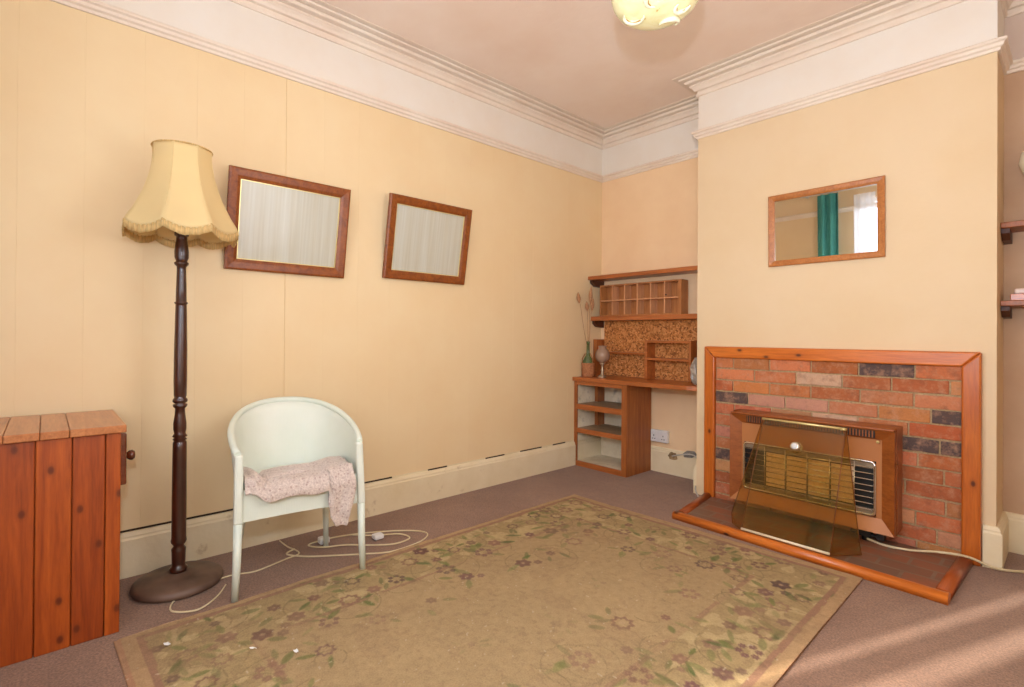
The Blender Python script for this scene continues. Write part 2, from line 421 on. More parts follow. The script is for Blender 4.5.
# hearth: tiled slab inside a bullnose pine kerb
he = thing('hearth', 'low tiled hearth with orange pine kerb on the floor before the fire', 'hearth', (1.79, -.6, 0))
def kerb(bm, p0, p1, w=.055, h=.042):
    p0 = Vector((*p0, 0)); p1 = Vector((*p1, 0)); d = (p1-p0).normalized(); nrm = Vector((-d.y, d.x, 0))
    outl = [(-w/2,0),(w/2,0),(w/2,h*.6),(w*.36,h*.9),(w*.18,h),(-w*.18,h),(-w*.36,h*.9),(-w/2,h*.6)]
    A = [bm.verts.new(p0+nrm*a+Vector((0,0,b))) for a, b in outl]; C = [bm.verts.new(p1+nrm*a+Vector((0,0,b))) for a, b in outl]
    bm.faces.new(A); bm.faces.new(C[::-1])
    for i in range(8): bm.faces.new((A[i], A[(i+1)%8], C[(i+1)%8], C[i])).smooth = True
bm = B(); kerb(bm, (1.19,-.84), (2.418,-.890), .05, .040); obj('kerb_front', bm, M_surrX, he)
bm = B(); kerb(bm, (1.218,-.814), (1.150,-.366), .05, .040); obj('kerb_side', bm, M_hearth, he)
bm = B(); kerb(bm, (2.392,-.864), (2.408,-.366), .052, .040); obj('kerb_side', bm, M_hearth, he)
def tilemat():
    t = NT('quarry_tiles'); v = t.mapping()
    br = t.n.new('ShaderNodeTexBrick'); br.offset = .5; br.inputs['Scale'].default_value = 1.
    br.inputs['Brick Width'].default_value = .2; br.inputs['Row Height'].default_value = .1; br.inputs['Mortar Size'].default_value = .007
    br.inputs['Color1'].default_value = rgba((148,90,64)); br.inputs['Color2'].default_value = rgba((120,86,68)); br.inputs['Mortar'].default_value = rgba((132,112,94))
    t.l.new(t.mapping(loc=(.05,.03,0)), br.inputs['Vector'])
    n = t.noise(v, 9, 5, .7)
    c = t.mix(t.ramp(n, [(.46, (0,0,0,1)), (.62, (.6,.6,.6,1))]), br.outputs[0], rgba((112,94,78)))
    t.color(c); t.set(Roughness=.45); t.bump(br.outputs[1], -.4, .003); return t.m
bm = B(); prism(bm, [(1.205,-.83),(2.38,-.875),(2.39,-.363),(1.17,-.363)], 'z', 0, .02); obj('tiles', bm, tilemat(), he)

# ------------------------------------------------------------------ gas fire
gf = thing('gas_fire', 'brown wall mounted gas fire with chrome grille in front of the bricks', 'gas fire', (1.77, -.36, .02))
GX0, GX1, GZ0, GZ1 = 1.44, 2.09, .165, .437
X0, X1, Z0, Z1, YF, YB = 1.366, 2.168, .09, .606, -.52, -.346
bm = B(); box(bm, X0, X1, YF+.045, YB, Z0, Z1); box(bm, X0, X1, YF+.034, YF+.045, GZ1, Z1); box(bm, X0, X1, YF+.034, YF+.045, Z0, GZ0); box(bm, X0, GX0, YF+.034, YF+.045, GZ0, GZ1); box(bm, GX1, X1, YF+.034, YF+.045, GZ0, GZ1)
prism(bm, [(X0,YF+.035),(X0+.0,YF),(X1,YF),(X1,YF+.035)], 'z', Z1-.012, Z1)
obj('casing', bm, M_case, gf, bevel=.006)
# bevelled front rim, sloping inward
IX0, IX1, IZ0, IZ1, YI = X0+.062, X1-.055, Z0+.068, Z1-.060, YF+.022
def rimquad(o1, o2, i1, i2, name, mat, top=False):
    bm = B()
    P = [(o1[0],YF,o1[1]),(o2[0],YF,o2[1]),(i2[0],YI,i2[1]),(i1[0],YI,i1[1])]
    a = [bm.verts.new(p) for p in P]; b = [bm.verts.new((p[0], YF+.034, p[2])) for p in P]
    bm.faces.new(a); bm.faces.new(b[::-1])
    for i in range(4): bm.faces.new((a[i], b[i], b[(i+1)%4], a[(i+1)%4]))
    return obj(name, bm, mat, gf)
g = .0
rimquad((X0,Z0),(X0,Z1-.012),(IX0,IZ0),(IX0,IZ1), 'front_rim', M_case)
rimquad((X1,Z0),(X1,Z1-.012),(IX1,IZ0),(IX1,IZ1), 'front_rim', M_case)
rimquad((X0,Z0),(X1,Z0),(IX0,IZ0),(IX1,IZ0), 'front_rim', M_copper)
rimquad((X0,Z1-.012),(X1,Z1-.012),(IX0,IZ1),(IX1,IZ1), 'front_rim', M_case)
# inner copper panel with the grille opening
GX0, GX1, GZ0, GZ1 = 1.44, 2.09, .165, .437
bm = B()
for a in ((IX0,GX0,IZ0,IZ1),(GX1,IX1,IZ0,IZ1),(GX0,GX1,GZ1,IZ1)): box(bm, a[0], a[1], YI, YI+.012, a[2], a[3])
obj('front_panel', bm, M_copper, gf)
bm = B(); box(bm, GX0, GX1, YI+.011, YI+.0115+.002, GZ0, GZ1)
obj('recess', bm, M_black, gf)
# vent with vertical bars
bm = B(); box(bm, 1.462, 2.088, YF-.001, YF+.006, .556, .592); vt = obj('vent', bm, M_black, gf)
bm = B()
for i in range(46):
    x = 1.466+i*.01355
    box(bm, x, x+.0055, YF-.003, YF+.001, .558, .590)
obj('vent_bar', bm, M_case, gf)
# radiants
for i in range(4):
    bm = B(); xa = 1.565+i*.109
    box(bm, xa, xa+.1, YI+.002, YI+.011, .205, .392)
    for k in range(9): box(bm, xa+.004, xa+.096, YI-.001, YI+.003, .212+k*.020, .219+k*.020)
    obj('radiant', bm, M_radiant, gf)
# chrome grille: rounded frame, wires
def rrect(x0, x1, z0, z1, r, n=5):
    out = []
    for cx, cz, a0 in ((x1-r, z1-r, 0), (x0+r, z1-r, 90), (x0+r, z0+r, 180), (x1-r, z0+r, 270)):
        for i in range(n+1):
            a = R(a0+90*i/n); out.append((cx+r*math.cos(a), cz+r*math.sin(a)))
    return out
bm = B(); rr = rrect(GX0+.004, GX1-.004, GZ0+.004, GZ1-.004, .02)
pts = [(x, YI-.006, z) for x, z in rr]; tube(bm, pts+[pts[0], pts[1]], .0065, 8); gr = obj('grille_frame', bm, M_chrome, gf)
bm = B()
for k in range(8):
    zz = GZ0+.03+k*.0298; tube(bm, [(GX0+.006, YI-.005, zz), (GX1-.006, YI-.005, zz)], .0032, 6)
for xx in (1.56, 1.67, 1.78, 1.888, 1.998): tube(bm, [(xx, YI-.007, GZ0+.006), (xx, YI-.007, GZ1-.006)], .0028, 6)
obj('grille_wires', bm, M_chrome, gf)
bm = B(); box(bm, GX0+.01, GX1-.01, YI-.003, YI+.010, GZ0+.008, .198); box(bm, GX0+.01, GX1-.01, YI-.002, YI+.010, .398, GZ1-.006)
obj('reflector', bm, plain('dull_steel', (176,160,140), .35, .7, c2=(150,136,118)), gf)
bm = B(); box(bm, 2.0, 2.06, -.47, -.41, .045, .092); tube(bm, [(2.03,-.44,.02),(2.03,-.44,.06)], .014, 10); box(bm, 2.09, 2.12, -.49, -.44, .05, .092)
tube(bm, [(1.97,-.45,.055),(2.12,-.46,.055)], .009, 8)
obj('gas_tap', bm, M_black, gf)
bm = B(); lathe(bm, [(0,0),(.007,0),(.007,.004),(0,.005)], seg=12); bm.transform(Matrix.Translation((2.10,YF+.004,.538)) @ Matrix.Rotation(R(90),4,'X')); obj('screw', bm, M_gold, gf)

# ------------------------------------------------------------------ amber glass fire screen, three panels
fs_ = thing('fire_screen', 'amber tinted glass fire screen with folded wings leaning before the gas fire', 'fire screen', (1.785, -.82, .02))
def amber():
    t = NT('amber_glass'); t.n.remove(t.b)
    tr = t.n.new('ShaderNodeBsdfTransparent'); tr.inputs[0].default_value = (.87,.77,.53,1)
    gl = t.n.new('ShaderNodeBsdfGlossy'); gl.inputs['Roughness'].default_value = .04; gl.inputs[0].default_value = (1,1,1,1)
    df = t.n.new('ShaderNodeBsdfDiffuse'); df.inputs[0].default_value = rgba((120,92,30))
    fr = t.n.new('ShaderNodeFresnel'); fr.inputs[0].default_value = 1.22
    m0 = t.n.new('ShaderNodeMixShader'); m0.inputs[0].default_value = .06
    m = t.n.new('ShaderNodeMixShader')
    t.l.new(tr.outputs[0], m0.inputs[1]); t.l.new(df.outputs[0], m0.inputs[2])
    m.inputs[0].default_value = .05; t.l.new(m0.outputs[0], m.inputs[1]); t.l.new(gl.outputs[0], m.inputs[2])
    t.l.new(m.outputs[0], t.out.inputs[0]); return t.m
M_amb = amber()
TL, TR = Vector((1.598,-.62,.598)), Vector((1.990,-.62,.594))
BL, BR = Vector((1.580,-.848,.0435)), Vector((1.990,-.856,.0435))
WL, WR = Vector((1.500,-.775,.036)), Vector((2.078,-.700,.030))
WL2, WR2 = Vector((1.484,-.750,.085)), Vector((2.066,-.690,.08))
def slab(bm, P, th=.005):
    P = [Vector(p) for p in P]; n = (P[1]-P[0]).cross(P[2]-P[0]).normalized()*th/2
    a = [bm.verts.new(p+n) for p in P]; b = [bm.verts.new(p-n) for p in P]
    bm.faces.new(a); bm.faces.new(b[::-1]); k = len(P)
    for i in range(k): bm.faces.new((a[i], b[i], b[(i+1)%k], a[(i+1)%k]))
bm = B(); slab(bm, [BL, BR, TR, TL]); obj('centre_panel', bm, M_amb, fs_)
e = Vector((.003,.002,0))
bm = B(); slab(bm, [BL-e, TL-e, WL2+Vector((0,0,0)), WL]); obj('side_wing', bm, M_amb, fs_)
bm = B(); slab(bm, [BR+e, WR, WR2, TR+e]); obj('side_wing', bm, M_amb, fs_)
bm = B(); 
def bar(bm, a, b, r=.005):
    tube(bm, [a, b], r, 6)
M_brownedge = plain('amber_edge', (130,72,30), .3, c2=(110,58,22))
for P_, Q_, r_ in ((BL,TL,.0026),(BR,TR,.0026),(TL-e,WL2,.002),(TR+e,WR2,.0028),(WR2,WR,.002),(WL2,WL,.002),(WR,BR,.002)):
    bm = B(); bar(bm, P_, Q_, r_); obj('panel_edge', bm, M_brownedge, fs_)
f = Vector((0,-.004,0))
bm = B(); bar(bm, TL+Vector((-.004,-.002,.004)), TR+Vector((.004,-.002,.004)), .0065); bar(bm, TR+Vector((-.02,-.008,.003)), TR+Vector((.003,-.008,.003)), .008); obj('top_trim', bm, M_gold, fs_)
M_trimw = plain('cream_white_trim', (240,228,196), .35, c2=(228,214,178))
bm = B(); bar(bm, BL+f+Vector((.0,0,.007)), BR+f+Vector((.0,0,.007)), .0065); obj('bottom_trim', bm, M_trimw, fs_)
kc = TL.lerp(TR, .5)*.8+BL.lerp(BR, .5)*.2
bm = B(); lathe(bm, [(0,.026),(.014,.026),(.019,.022),(.020,.016),(.012,.012),(.010,0),(.023,0),(.024,-.003)][::-1], seg=24); bm.transform(Matrix.Scale(1.25, 4))
bm.transform(Matrix.Translation((1.782,-.668,.481)) @ Matrix.Rotation(R(70),4,'X')); kn = obj('knob', bm, M_chrome, fs_, smooth=True)
bm = B(); lathe(bm, [(0,.0345),(.0145,.0345),(.0145,.0315)], seg=20, cap=False); bm.transform(Matrix.Translation((1.782,-.668,.481)) @ Matrix.Rotation(R(70),4,'X')); sub('cap', bm, M_plastic, kn, fs_)

# ------------------------------------------------------------------ rug with woven flower pattern
def make_rug():
    L, W = 2.40, 1.60; st = .005
    nu, nv = int(L/st), int(W/st)
    uu, vv = np.meshgrid(np.arange(nu+1)*st, np.arange(nv+1)*st, indexing='ij')
    rs = np.random.RandomState(11)
    def sn(sc, seed, sh=(nu+1, nv+1)):
        r = np.random.RandomState(seed); gx = int(L/sc)+3; gy = int(W/sc)+3; g = r.rand(gx, gy)
        x = uu/sc; y = vv/sc; i = x.astype(int); j = y.astype(int); fx = x-i; fy = y-j
        fx = fx*fx*(3-2*fx); fy = fy*fy*(3-2*fy)
        return (g[i,j]*(1-fx)*(1-fy)+g[i+1,j]*fx*(1-fy)+g[i,j+1]*(1-fx)*fy+g[i+1,j+1]*fx*fy)
    lc = lambda c: np.array(lin(c))
    base = np.ones((nu+1, nv+1, 3))*lc((164,138,98))
    wear = (.5*sn(.35, 1)+.3*sn(.12, 2)+.2*sn(.03, 3))[..., None]
    base = base*(.80+.38*wear)
    def blend(mask, c, a):
        nonlocal base
        m = (np.clip(mask, 0, 1)*a)[..., None]; base = base*(1-m)+lc(c)*m
    e = np.minimum(np.minimum(uu+.012, L-uu), np.minimum(vv+.03, W-vv+.012))
    inner = e > .34
    blend((e < .33) & (e > .075), (156,136,92), .45)
    blend(inner, (166,140,100), .5)
    # ghost blotches in the border ground
    blend((sn(.05, 8) > .62) & (e > .08) & (e < .33), (196,172,124), .5)
    def loc(cx, cy, r):
        i0 = max(0, int((cx-r)/st)); i1 = min(nu+1, int((cx+r)/st)+2); j0 = max(0, int((cy-r)/st)); j1 = min(nv+1, int((cy+r)/st)+2)
        return slice(i0, i1), slice(j0, j1)
    def put(sl, m, c, a):
        m = (np.clip(m, 0, 1)*a)[..., None]; base[sl] = base[sl]*(1-m)+lc(c)*m
    def flower(cx, cy, r, c, a, ring=False, np_=6):
        sl = loc(cx, cy, r*1.3); dx = uu[sl]-cx; dy = vv[sl]-cy; d = np.hypot(dx, dy); th = np.arctan2(dy, dx)
        rr = r*(.88+.12*np.cos(np_*th+cx*9))
        m = np.clip((rr-d)/.006, 0, 1)
        if ring: m = m*np.clip((d-rr*.55)/.005, 0, 1)
        put(sl, m, c, a); put(sl, np.clip((r*.25-d)/.005, 0, 1), (176,146,110), a*.8)
    def leaf(cx, cy, l, w, ang, c, a):
        sl = loc(cx, cy, l); dx = uu[sl]-cx; dy = vv[sl]-cy
        x = dx*math.cos(ang)+dy*math.sin(ang); y = -dx*math.sin(ang)+dy*math.cos(ang)
        m = np.clip((1-(x/(l*.5))**2-np.abs(y/(w*.5))**1.3)*2.5, 0, 1); put(sl, m, c, a)
    def stem(cx, cy, r, a0, a1, c, a, wd=.0045):
        sl = loc(cx, cy, r+.02); dx = uu[sl]-cx; dy = vv[sl]-cy; d = np.hypot(dx, dy); th = np.mod(np.arctan2(dy, dx)-a0, 2*PI)
        m = np.clip((wd-np.abs(d-r))/.003, 0, 1)*(th < (a1-a0)); put(sl, m, c, a)
    mauves = [(104,70,62),(120,82,70),(88,64,60),(136,98,80),(112,76,72)]
    greens = [(96,106,50),(112,118,62),(84,98,48),(124,124,70)]
    def motif(cx, cy, s, a):
        k = rs.randint(4); c = mauves[rs.randint(5)]
        for q in range(rs.randint(1, 4)): stem(cx+rs.uniform(-.06,.06), cy+rs.uniform(-.06,.06), rs.uniform(.05,.12)*s, rs.uniform(0,6), rs.uniform(0,6)+2.2, (108,94,58), a*.6, .0035)
        if k == 0: flower(cx, cy, .034*s, c, a); flower(cx+.045*s*rs.choice([-1,1]), cy+.03*s, .02*s, c, a*.8)
        elif k == 1: flower(cx, cy, .040*s, c, a, True, 8)
        elif k == 2:
            for q in range(6):
                an = q*1.05; flower(cx+.026*s*math.cos(an), cy+.026*s*math.sin(an), .015*s, c, a)
        else: flower(cx, cy, .024*s, c, a)
        for q in range(rs.randint(2, 5)):
            an = rs.uniform(0, 2*PI); d = rs.uniform(.05,.085)*s
            leaf(cx+d*math.cos(an), cy+d*math.sin(an), rs.uniform(.05,.085)*s, rs.uniform(.018,.03)*s, an+rs.uniform(-.6,.6), greens[rs.randint(4)], a*rs.uniform(.5, 1))
    pts = []
    def ok(x, y, d):
        return all((x-a)**2+(y-b)**2 > d*d for a, b in pts)
    tr = 0
    while tr < 6000:
        tr += 1; x, y = rs.uniform(.07, L-.07), rs.uniform(.07, W-.07)
        ed = min(x, L-x, y, W-y)
        if ed < .33 and ok(x, y, .112): pts.append((x, y)); motif(x, y, rs.uniform(.9, 1.35), rs.uniform(.6,.95))
        elif ed >= .36 and ed < .52 and ok(x, y, .15): pts.append((x, y)); motif(x, y, rs.uniform(.9, 1.3), rs.uniform(.5,.85))
        elif ed >= .52 and tr % 9 == 0 and ok(x, y, .26): pts.append((x, y)); motif(x, y, rs.uniform(.7, .9), rs.uniform(.10,.30))
    # border lines
    jit = (sn(.04, 21)-.5)*.006
    blend((np.abs(e+jit-.345) < .009)*(.25+.75*(sn(.07, 23) > .4)), (142,104,82), .55)
    blend(np.abs(e+jit-.068) < .011, (148,106,86), .75)
    blend(e < .055, (178,144,104), .8); blend(e < .016, (168,122,92), .8)
    # woven field lines and soiling
    blend((sn(.16, 31) > .68), (150,122,88), .30); blend(sn(.02, 5) > .8, (134,106,78), .25)
    blend(sn(.012, 41) > .955, (212,196,166), .4)
    # small mend stains
    for (x, y, r) in ((1.93, 1.06, .03), (2.0, 1.13, .022), (2.05, 1.03, .02)):
        sl = loc(x, y, r*2); d = np.hypot(uu[sl]-x, vv[sl]-y); put(sl, np.clip((r-d)/.015, 0, 1), (120,92,66), .5)
    hgt = .0075 + (.004*sn(.3, 51)-.002)+.003*(sn(.05, 52)-.5)*(e < .1)
    hgt = np.where(e < .012, hgt*.6, hgt)
    # rug frame: u runs from the far short edge towards the viewer (-y), v runs to the right (+x)
    A = Vector((.535, -.965)); U = Vector((.012, -1.)).normalized(); V = Vector((1., .03)).normalized()
    wob = .010*(sn(.25, 61)-.5)*(vv < .05)*1.5
    X = A.x+U.x*uu+V.x*(vv+wob); Y = A.y+U.y*uu+V.y*(vv)
    top = np.stack([X, Y, hgt], -1).reshape(-1, 3)
    bot = np.stack([X, Y, np.zeros_like(X)+.0008], -1)
    idx = np.arange((nu+1)*(nv+1)).reshape(nu+1, nv+1)
    q = np.stack([idx[:-1,:-1], idx[1:,:-1], idx[1:,1:], idx[:-1,1:]], -1).reshape(-1, 4)
    rim = list(idx[:,0])+list(idx[-1,1:])+list(idx[::-1,-1][1:])+list(idx[0,::-1][1:-1])
    rim = np.array(rim); nb = len(rim); N = len(top); bv = bot.reshape(-1, 3)[rim]
    sq = np.stack([rim, np.roll(rim, -1), N+np.roll(np.arange(nb), -1), N+np.arange(nb)], -1)
    faces = np.concatenate([q, sq]); verts = np.concatenate([top, bv])
    org = Vector((1.3, -2.1, 0)); verts = verts-np.array(org)
    me = bpy.data.meshes.new('rug'); me.vertices.add(len(verts)); me.vertices.foreach_set('co', verts.astype('f').ravel())
    me.loops.add(len(faces)*4); me.loops.foreach_set('vertex_index', faces.astype('i').ravel())
    me.polygons.add(len(faces)); me.polygons.foreach_set('loop_start', np.arange(len(faces), dtype='i')*4)
    me.update(calc_edges=True); me.validate()
    ca = me.color_attributes.new('Col', 'FLOAT_COLOR', 'POINT')
    cc = np.ones((len(verts), 4), 'f'); cc[:N, :3] = base.reshape(-1, 3); cc[N:, :3] = base.reshape(-1, 3)[rim]
    ca.data.foreach_set('color', cc.ravel())
    t = NT('rug_pile'); a = t.n.new('ShaderNodeVertexColor'); a.layer_name = 'Col'; v = t.mapping()
    n2 = t.noise(v, 220, 3, .6); n3 = t.noise(v, 34, 4, .7)
    c = t.mix(.55, a.outputs[0], t.ramp(n2, [(.3, (.7,.7,.7,1)), (.65, (1.15,1.15,1.15,1))]), 'MULTIPLY')
    c = t.mix(.45, c, t.ramp(n3, [(.35, (.74,.72,.7,1)), (.6, (1.06,1.06,1.06,1))]), 'MULTIPLY')
    t.color(c); t.set(Roughness=.95); t.bump(n2, .5, .003)
    me.materials.append(t.m)
    o = link('rug', me); o.location = org
    tag(o, 'faded tan rug with mauve flowers, green leaves and a banded border on the carpet', 'rug')
make_rug()

# ------------------------------------------------------------------ pine cabinet at the left
pc = thing('pine_cabinet', 'orange pine cabinet with tongue and groove side standing against the left wall', 'cabinet', (.25, -3.75, 0))
CX, CYF, CYB, CT = .497, -3.343, -4.17, .7
bm = B(); box(bm, .024, CX-.02, CYB, CYF-.004, 0.0, CT-.005); obj('carcass', bm, M_pine, pc)
M_p2 = wood('orange_pine_board', (138,54,10), (176,80,22), 'Z', .38, 'YZ', (98,36,10), 21.3, coat=.2)
yb = [CYB, -4.02, -3.845, -3.661, -3.567, -3.476, -3.387, CYF]
yb = [CYB, -4.02, -3.86, -3.71, -3.565, -3.474, -3.3865, CYF]
for i in range(len(yb)-1):
    bm = B(); box(bm, CX-.021, CX if i < 6 else CX+.001, yb[i]+.0009, yb[i+1]-.0009, 0, CT)
    obj('board', bm, [M_pine, M_p2][i % 2] if i != 6 else M_pine, pc, bevel=.0035)
bm = B()
for a, b in ((CYB,-3.6395),(-3.6385,-3.5550),(-3.5540,-3.4825),(-3.4815,-3.330)): box(bm, .024, CX+.017, a, b, CT, CT+.026)
M_top = wood('pink_brown_pine_top', (176,104,56), (200,130,78), 'X', .3, False, seed=19., coat=.35)
obj('worktop', bm, M_top, pc, bevel=.003)
bm = B(); box(bm, .10, .43, CYF-.004, CYF+.022, .496, .684); dr = obj('drawer', bm, M_knob, pc, bevel=.006)
bm = B(); lathe(bm, [(0,0),(.010,0),(.009,.012),(.013,.017),(.019,.024),(.020,.032),(.014,.040),(0,.042)], seg=20)
bm.transform(Matrix.Translation((.30,CYF+.019,.578)) @ Matrix.Rotation(R(-90),4,'X')); sub('knob', bm, M_knob, dr, pc, smooth=True)
bm = B(); box(bm, .10, .43, CYF-.008, CYF-.0005, .03, .42); obj('door', bm, M_pine, pc, bevel=.004)

# ------------------------------------------------------------------ floor lamp
lx, ly = .235, -3.125
fl = thing('floor_lamp', 'tall turned dark wood standard lamp with cream fringed shade beside left wall', 'floor lamp', (lx, ly, 0))
bm = B(); lathe(bm, [(0,0),(.150,0),(.160,.006),(.164,.016),(.160,.028),(.148,.036),(.11,.042),(.055,.050),(.046,.056),(.03,.058),(0,.058)], seg=48); obj('base', bm, M_base, fl, world=False, smooth=True)
zz = lambda py: 1.46-(py-235)/240.
k = 1/240/2*1.06
P = [(574,13),(568,15),(566,11.5),(563,11),(552,11.5),(549,12),(546,8),(543,12),(541,13),(538,12),(500,12),(450,11.5),(443,11.2),(441,9),(440,12),(438,8.5),(437,12.5),(434,9),(430,10.6),(424,10.8),(415,8.6),(409,8),(407,11.5),(405,12),(404,8.5),(402,12.5),(400,12),(398,9.4),(396,10.5),(380,11),(350,10.8),(320,9.8),(307,9.2),(305,9),(304,11),(303,11),(302,9),(290,8.6),(270,7.6),(267,8),(265,11.5),(263,12),(262,9),(258,11.6),(252,11.8),(246,10.6),(240,9),(237,9),(236,12),(233,12)]
prof = [(w*k, zz(py)) for py, w in P]
bm = B(); lathe(bm, [(prof[0][0], .052)]+prof+[(.006,1.475),(.006,1.60),(0,1.60)], seg=24); obj('pole', bm, M_dark, fl, world=False)
# bell shade: ten sewn panels, scalloped hem
def shade():
    bm = B(); NP = 8; per = 12; seg = NP*per
    zs = [1.815,1.80,1.775,1.74,1.70,1.655,1.61,1.573,1.54,1.514,1.496,1.482]
    rs_ = [.107,.106,.106,.110,.118,.130,.146,.163,.179,.195,.205,.209]
    rings = []
    for q, (z_, r_) in enumerate(zip(zs, rs_)):
        ring = []
        for i in range(seg):
            th = 2*PI*i/seg+.32; u = (i % per)/per; fac = math.cos(PI/NP)/math.cos((u-.5)*2*PI/NP)
            r = r_*(.45+.55*fac/.985)
            kq = (1.815-z_)/.345
            r = r*(1-.045*math.sin(PI*u)*kq) + (.003*math.sin(PI*u*2*3) if 0 else 0)
            dz = -.026*math.sin(PI*u)**.8*max(0, (kq-.6)/.4)
            ring.append(bm.verts.new((r*math.cos(th), r*math.sin(th), z_+dz)))
        rings.append(ring)
    for a, b in zip(rings, rings[1:]):
        for i in range(seg): bm.faces.new((a[i], b[i], b[(i+1)%seg], a[(i+1)%seg])).smooth = True
    return bm, rings
def clothtrans(name, c, tr=.35, nscale=None):
    t = NT(name); v = t.mapping((1,1,.1) if nscale else (1,1,1)); n = t.noise(v, nscale or 5, 2)
    col = t.ramp(n, [(.35, rgba(tuple(x*(.97 if not nscale else .88) for x in c))), (.65, rgba(c))])
    t.color(col); t.set(Roughness=.9)
    tl = t.n.new('ShaderNodeBsdfTranslucent'); t.l.new(col, tl.inputs[0])
    m = t.n.new('ShaderNodeMixShader'); m.inputs[0].default_value = tr
    t.l.new(t.b.outputs[0], m.inputs[1]); t.l.new(tl.outputs[0], m.inputs[2]); t.l.new(m.outputs[0], t.out.inputs[0]); return t.m
M_shade = clothtrans('cream_shade_cloth', (250,226,168), .3)
M_fringe = clothtrans('tan_fringe', (244,208,140), .3, 300)
bm, rings = shade(); sh = obj('shade', bm, M_shade, fl, world=False, smooth=True)
m_ = sh.modifiers.new('s', 'SOLIDIFY'); m_.thickness = .002
def hem(z0, z1, r0, dr, scal=True, fringe=False):
    bm = B(); NP = 8; per = 24; seg = NP*per; A = []; C = []
    for i in range(seg):
        th = 2*PI*i/seg+.32; u = (i % per)/per; fac = math.cos(PI/NP)/math.cos((u-.5)*2*PI/NP)
        r = r0*(.45+.55*fac/.985)*(1-.045*math.sin(PI*u)); dz = -.026*math.sin(PI*u)**.8
        j = (.0022*math.sin(i*2.1) if fringe else 0); w = random.uniform(-.002,.002) if fringe else 0
        A.append(bm.verts.new(((r+j)*math.cos(th), (r+j)*math.sin(th), z0+dz))); C.append(bm.verts.new(((r+dr+j*1.5)*math.cos(th), (r+dr+j*1.5)*math.sin(th), z1+dz+w)))
    for i in range(seg): bm.faces.new((A[i], C[i], C[(i+1)%seg], A[(i+1)%seg])).smooth = True
    return bm
o = sub('fringe', hem(1.488, 1.456, .2115, .0, fringe=True), M_fringe, sh, fl, world=False); o.modifiers.new('s','SOLIDIFY').thickness = .0015
bm = B()
for zc, r_, in ((1.816,.107),): tube(bm, [(r_*math.cos(2*PI*i/48), r_*math.sin(2*PI*i/48), zc) for i in range(49)], .0035, 6)
sub('piping', bm, M_fringe, sh, fl, world=False)
bm = B()
for i in range(8):
    th = 2*PI*i/8+.32
    tube(bm, [((r_+.001)*math.cos(th)*(.45+.55/.985), (r_+.001)*math.sin(th)*(.45+.55/.985), z_) for z_, r_ in zip([1.815,1.775,1.70,1.61,1.535,1.47],[.107,.106,.118,.146,.181,.214])], .0018, 5)
sub('seam', bm, M_shade, sh, fl, world=False)

# ------------------------------------------------------------------ woven tub chair
chx = thing('tub_chair', 'pale mint painted woven tub armchair standing by the left wall', 'chair', (.409, -2.711, 0), R(-9))
def weave():
    t = NT('mint_woven_fibre'); v = t.mapping()
    n = t.noise(v, 5, 3)
    c = t.ramp(n, [(.3, rgba((222,228,212))), (.7, rgba((232,235,222)))])
    w1 = t.n.new('ShaderNodeTexWave'); w1.bands_direction = 'Z'; w1.inputs['Scale'].default_value = 60; w1.inputs['Distortion'].default_value = .3
    t.l.new(v, w1.inputs['Vector'])
    w2 = t.n.new('ShaderNodeTexWave'); w2.bands_direction = 'Y'; w2.inputs['Scale'].default_value = 50
    t.l.new(v, w2.inputs['Vector'])
    mx = t.mix(.5, w1.outputs[0], w2.outputs[0])
    t.color(c); t.set(Roughness=.5); t.bump(mx, .25, .002); return t.m
M_mint = weave()
M_mintp = plain('mint_gloss_paint', (228,234,220), .35, c2=(218,226,210), scale=6)
FX = .165
def rimpt(th, lvl):
    """th 0..pi from right front round the back to left front; lvl 1 rim, 0 foot of the shell"""
    s = abs(math.sin(th)); c = math.cos(th); n_ = 2/2.25
    h = .572+.153*s**.85
    a = .240+.046*s**.6 if lvl == 1 else .236
    b = .455 if lvl == 1 else .36
    l = a*math.copysign(abs(c)**(n_ if lvl else .8), c); f = FX-b*s**n_
    return f, l-(.006 if lvl else 0), (h if lvl else .30)
bm = B(); NS = 56; K = 9; G = []
for i in range(NS+1):
    th = PI*i/NS; t1 = rimpt(th, 1); t0 = rimpt(th, 0); col = []
    for kx in range(K+1):
        u = kx/K; w = u**1.25
        col.append(bm.verts.new((t0[0]+(t1[0]-t0[0])*w, t0[1]+(t1[1]-t0[1])*w, t0[2]+(t1[2]-t0[2])*u)))
    G.append(col)
for i in range(NS):
    for kx in range(K): bm.faces.new((G[i][kx], G[i+1][kx], G[i+1][kx+1], G[i][kx+1])).smooth = True
ob = obj('back', bm, M_mint, chx, world=False, smooth=True); m_ = ob.modifiers.new('s', 'SOLIDIFY'); m_.thickness = .014; m_.offset = 0
bm = B(); tube(bm, [rimpt(PI*i/NS, 1) for i in range(NS+1)], .0135, 10); obj('rim', bm, M_mintp, chx, world=False)
bm = B()
outl = [rimpt(PI*i/24, 0)[:2] for i in range(25)]
outl = [(f*1., l*.985) for f, l in outl]
prism(bm, outl, 'z', .405, .425); obj('seat', bm, M_mint, chx, world=False, bevel=.005)
bm = B(); n_ = 12; top = []
A = []; C = []; A2 = []; C2 = []
for i in range(n_+1):
    l = -.236+.472*i/n_; f = FX+.012*math.cos((i/n_-.5)*PI); dip = .010*math.sin(PI*i/n_)
    A.append(bm.verts.new((f, l, .300+dip))); C.append(bm.verts.new((f, l, .428))); A2.append(bm.verts.new((f-.016, l, .300+dip))); C2.append(bm.verts.new((f-.016, l, .428)))
for i in range(n_):
    for a, b in ((A, C), (C, C2), (C2, A2), (A2, A)): bm.faces.new((a[i], a[i+1], b[i+1], b[i]))
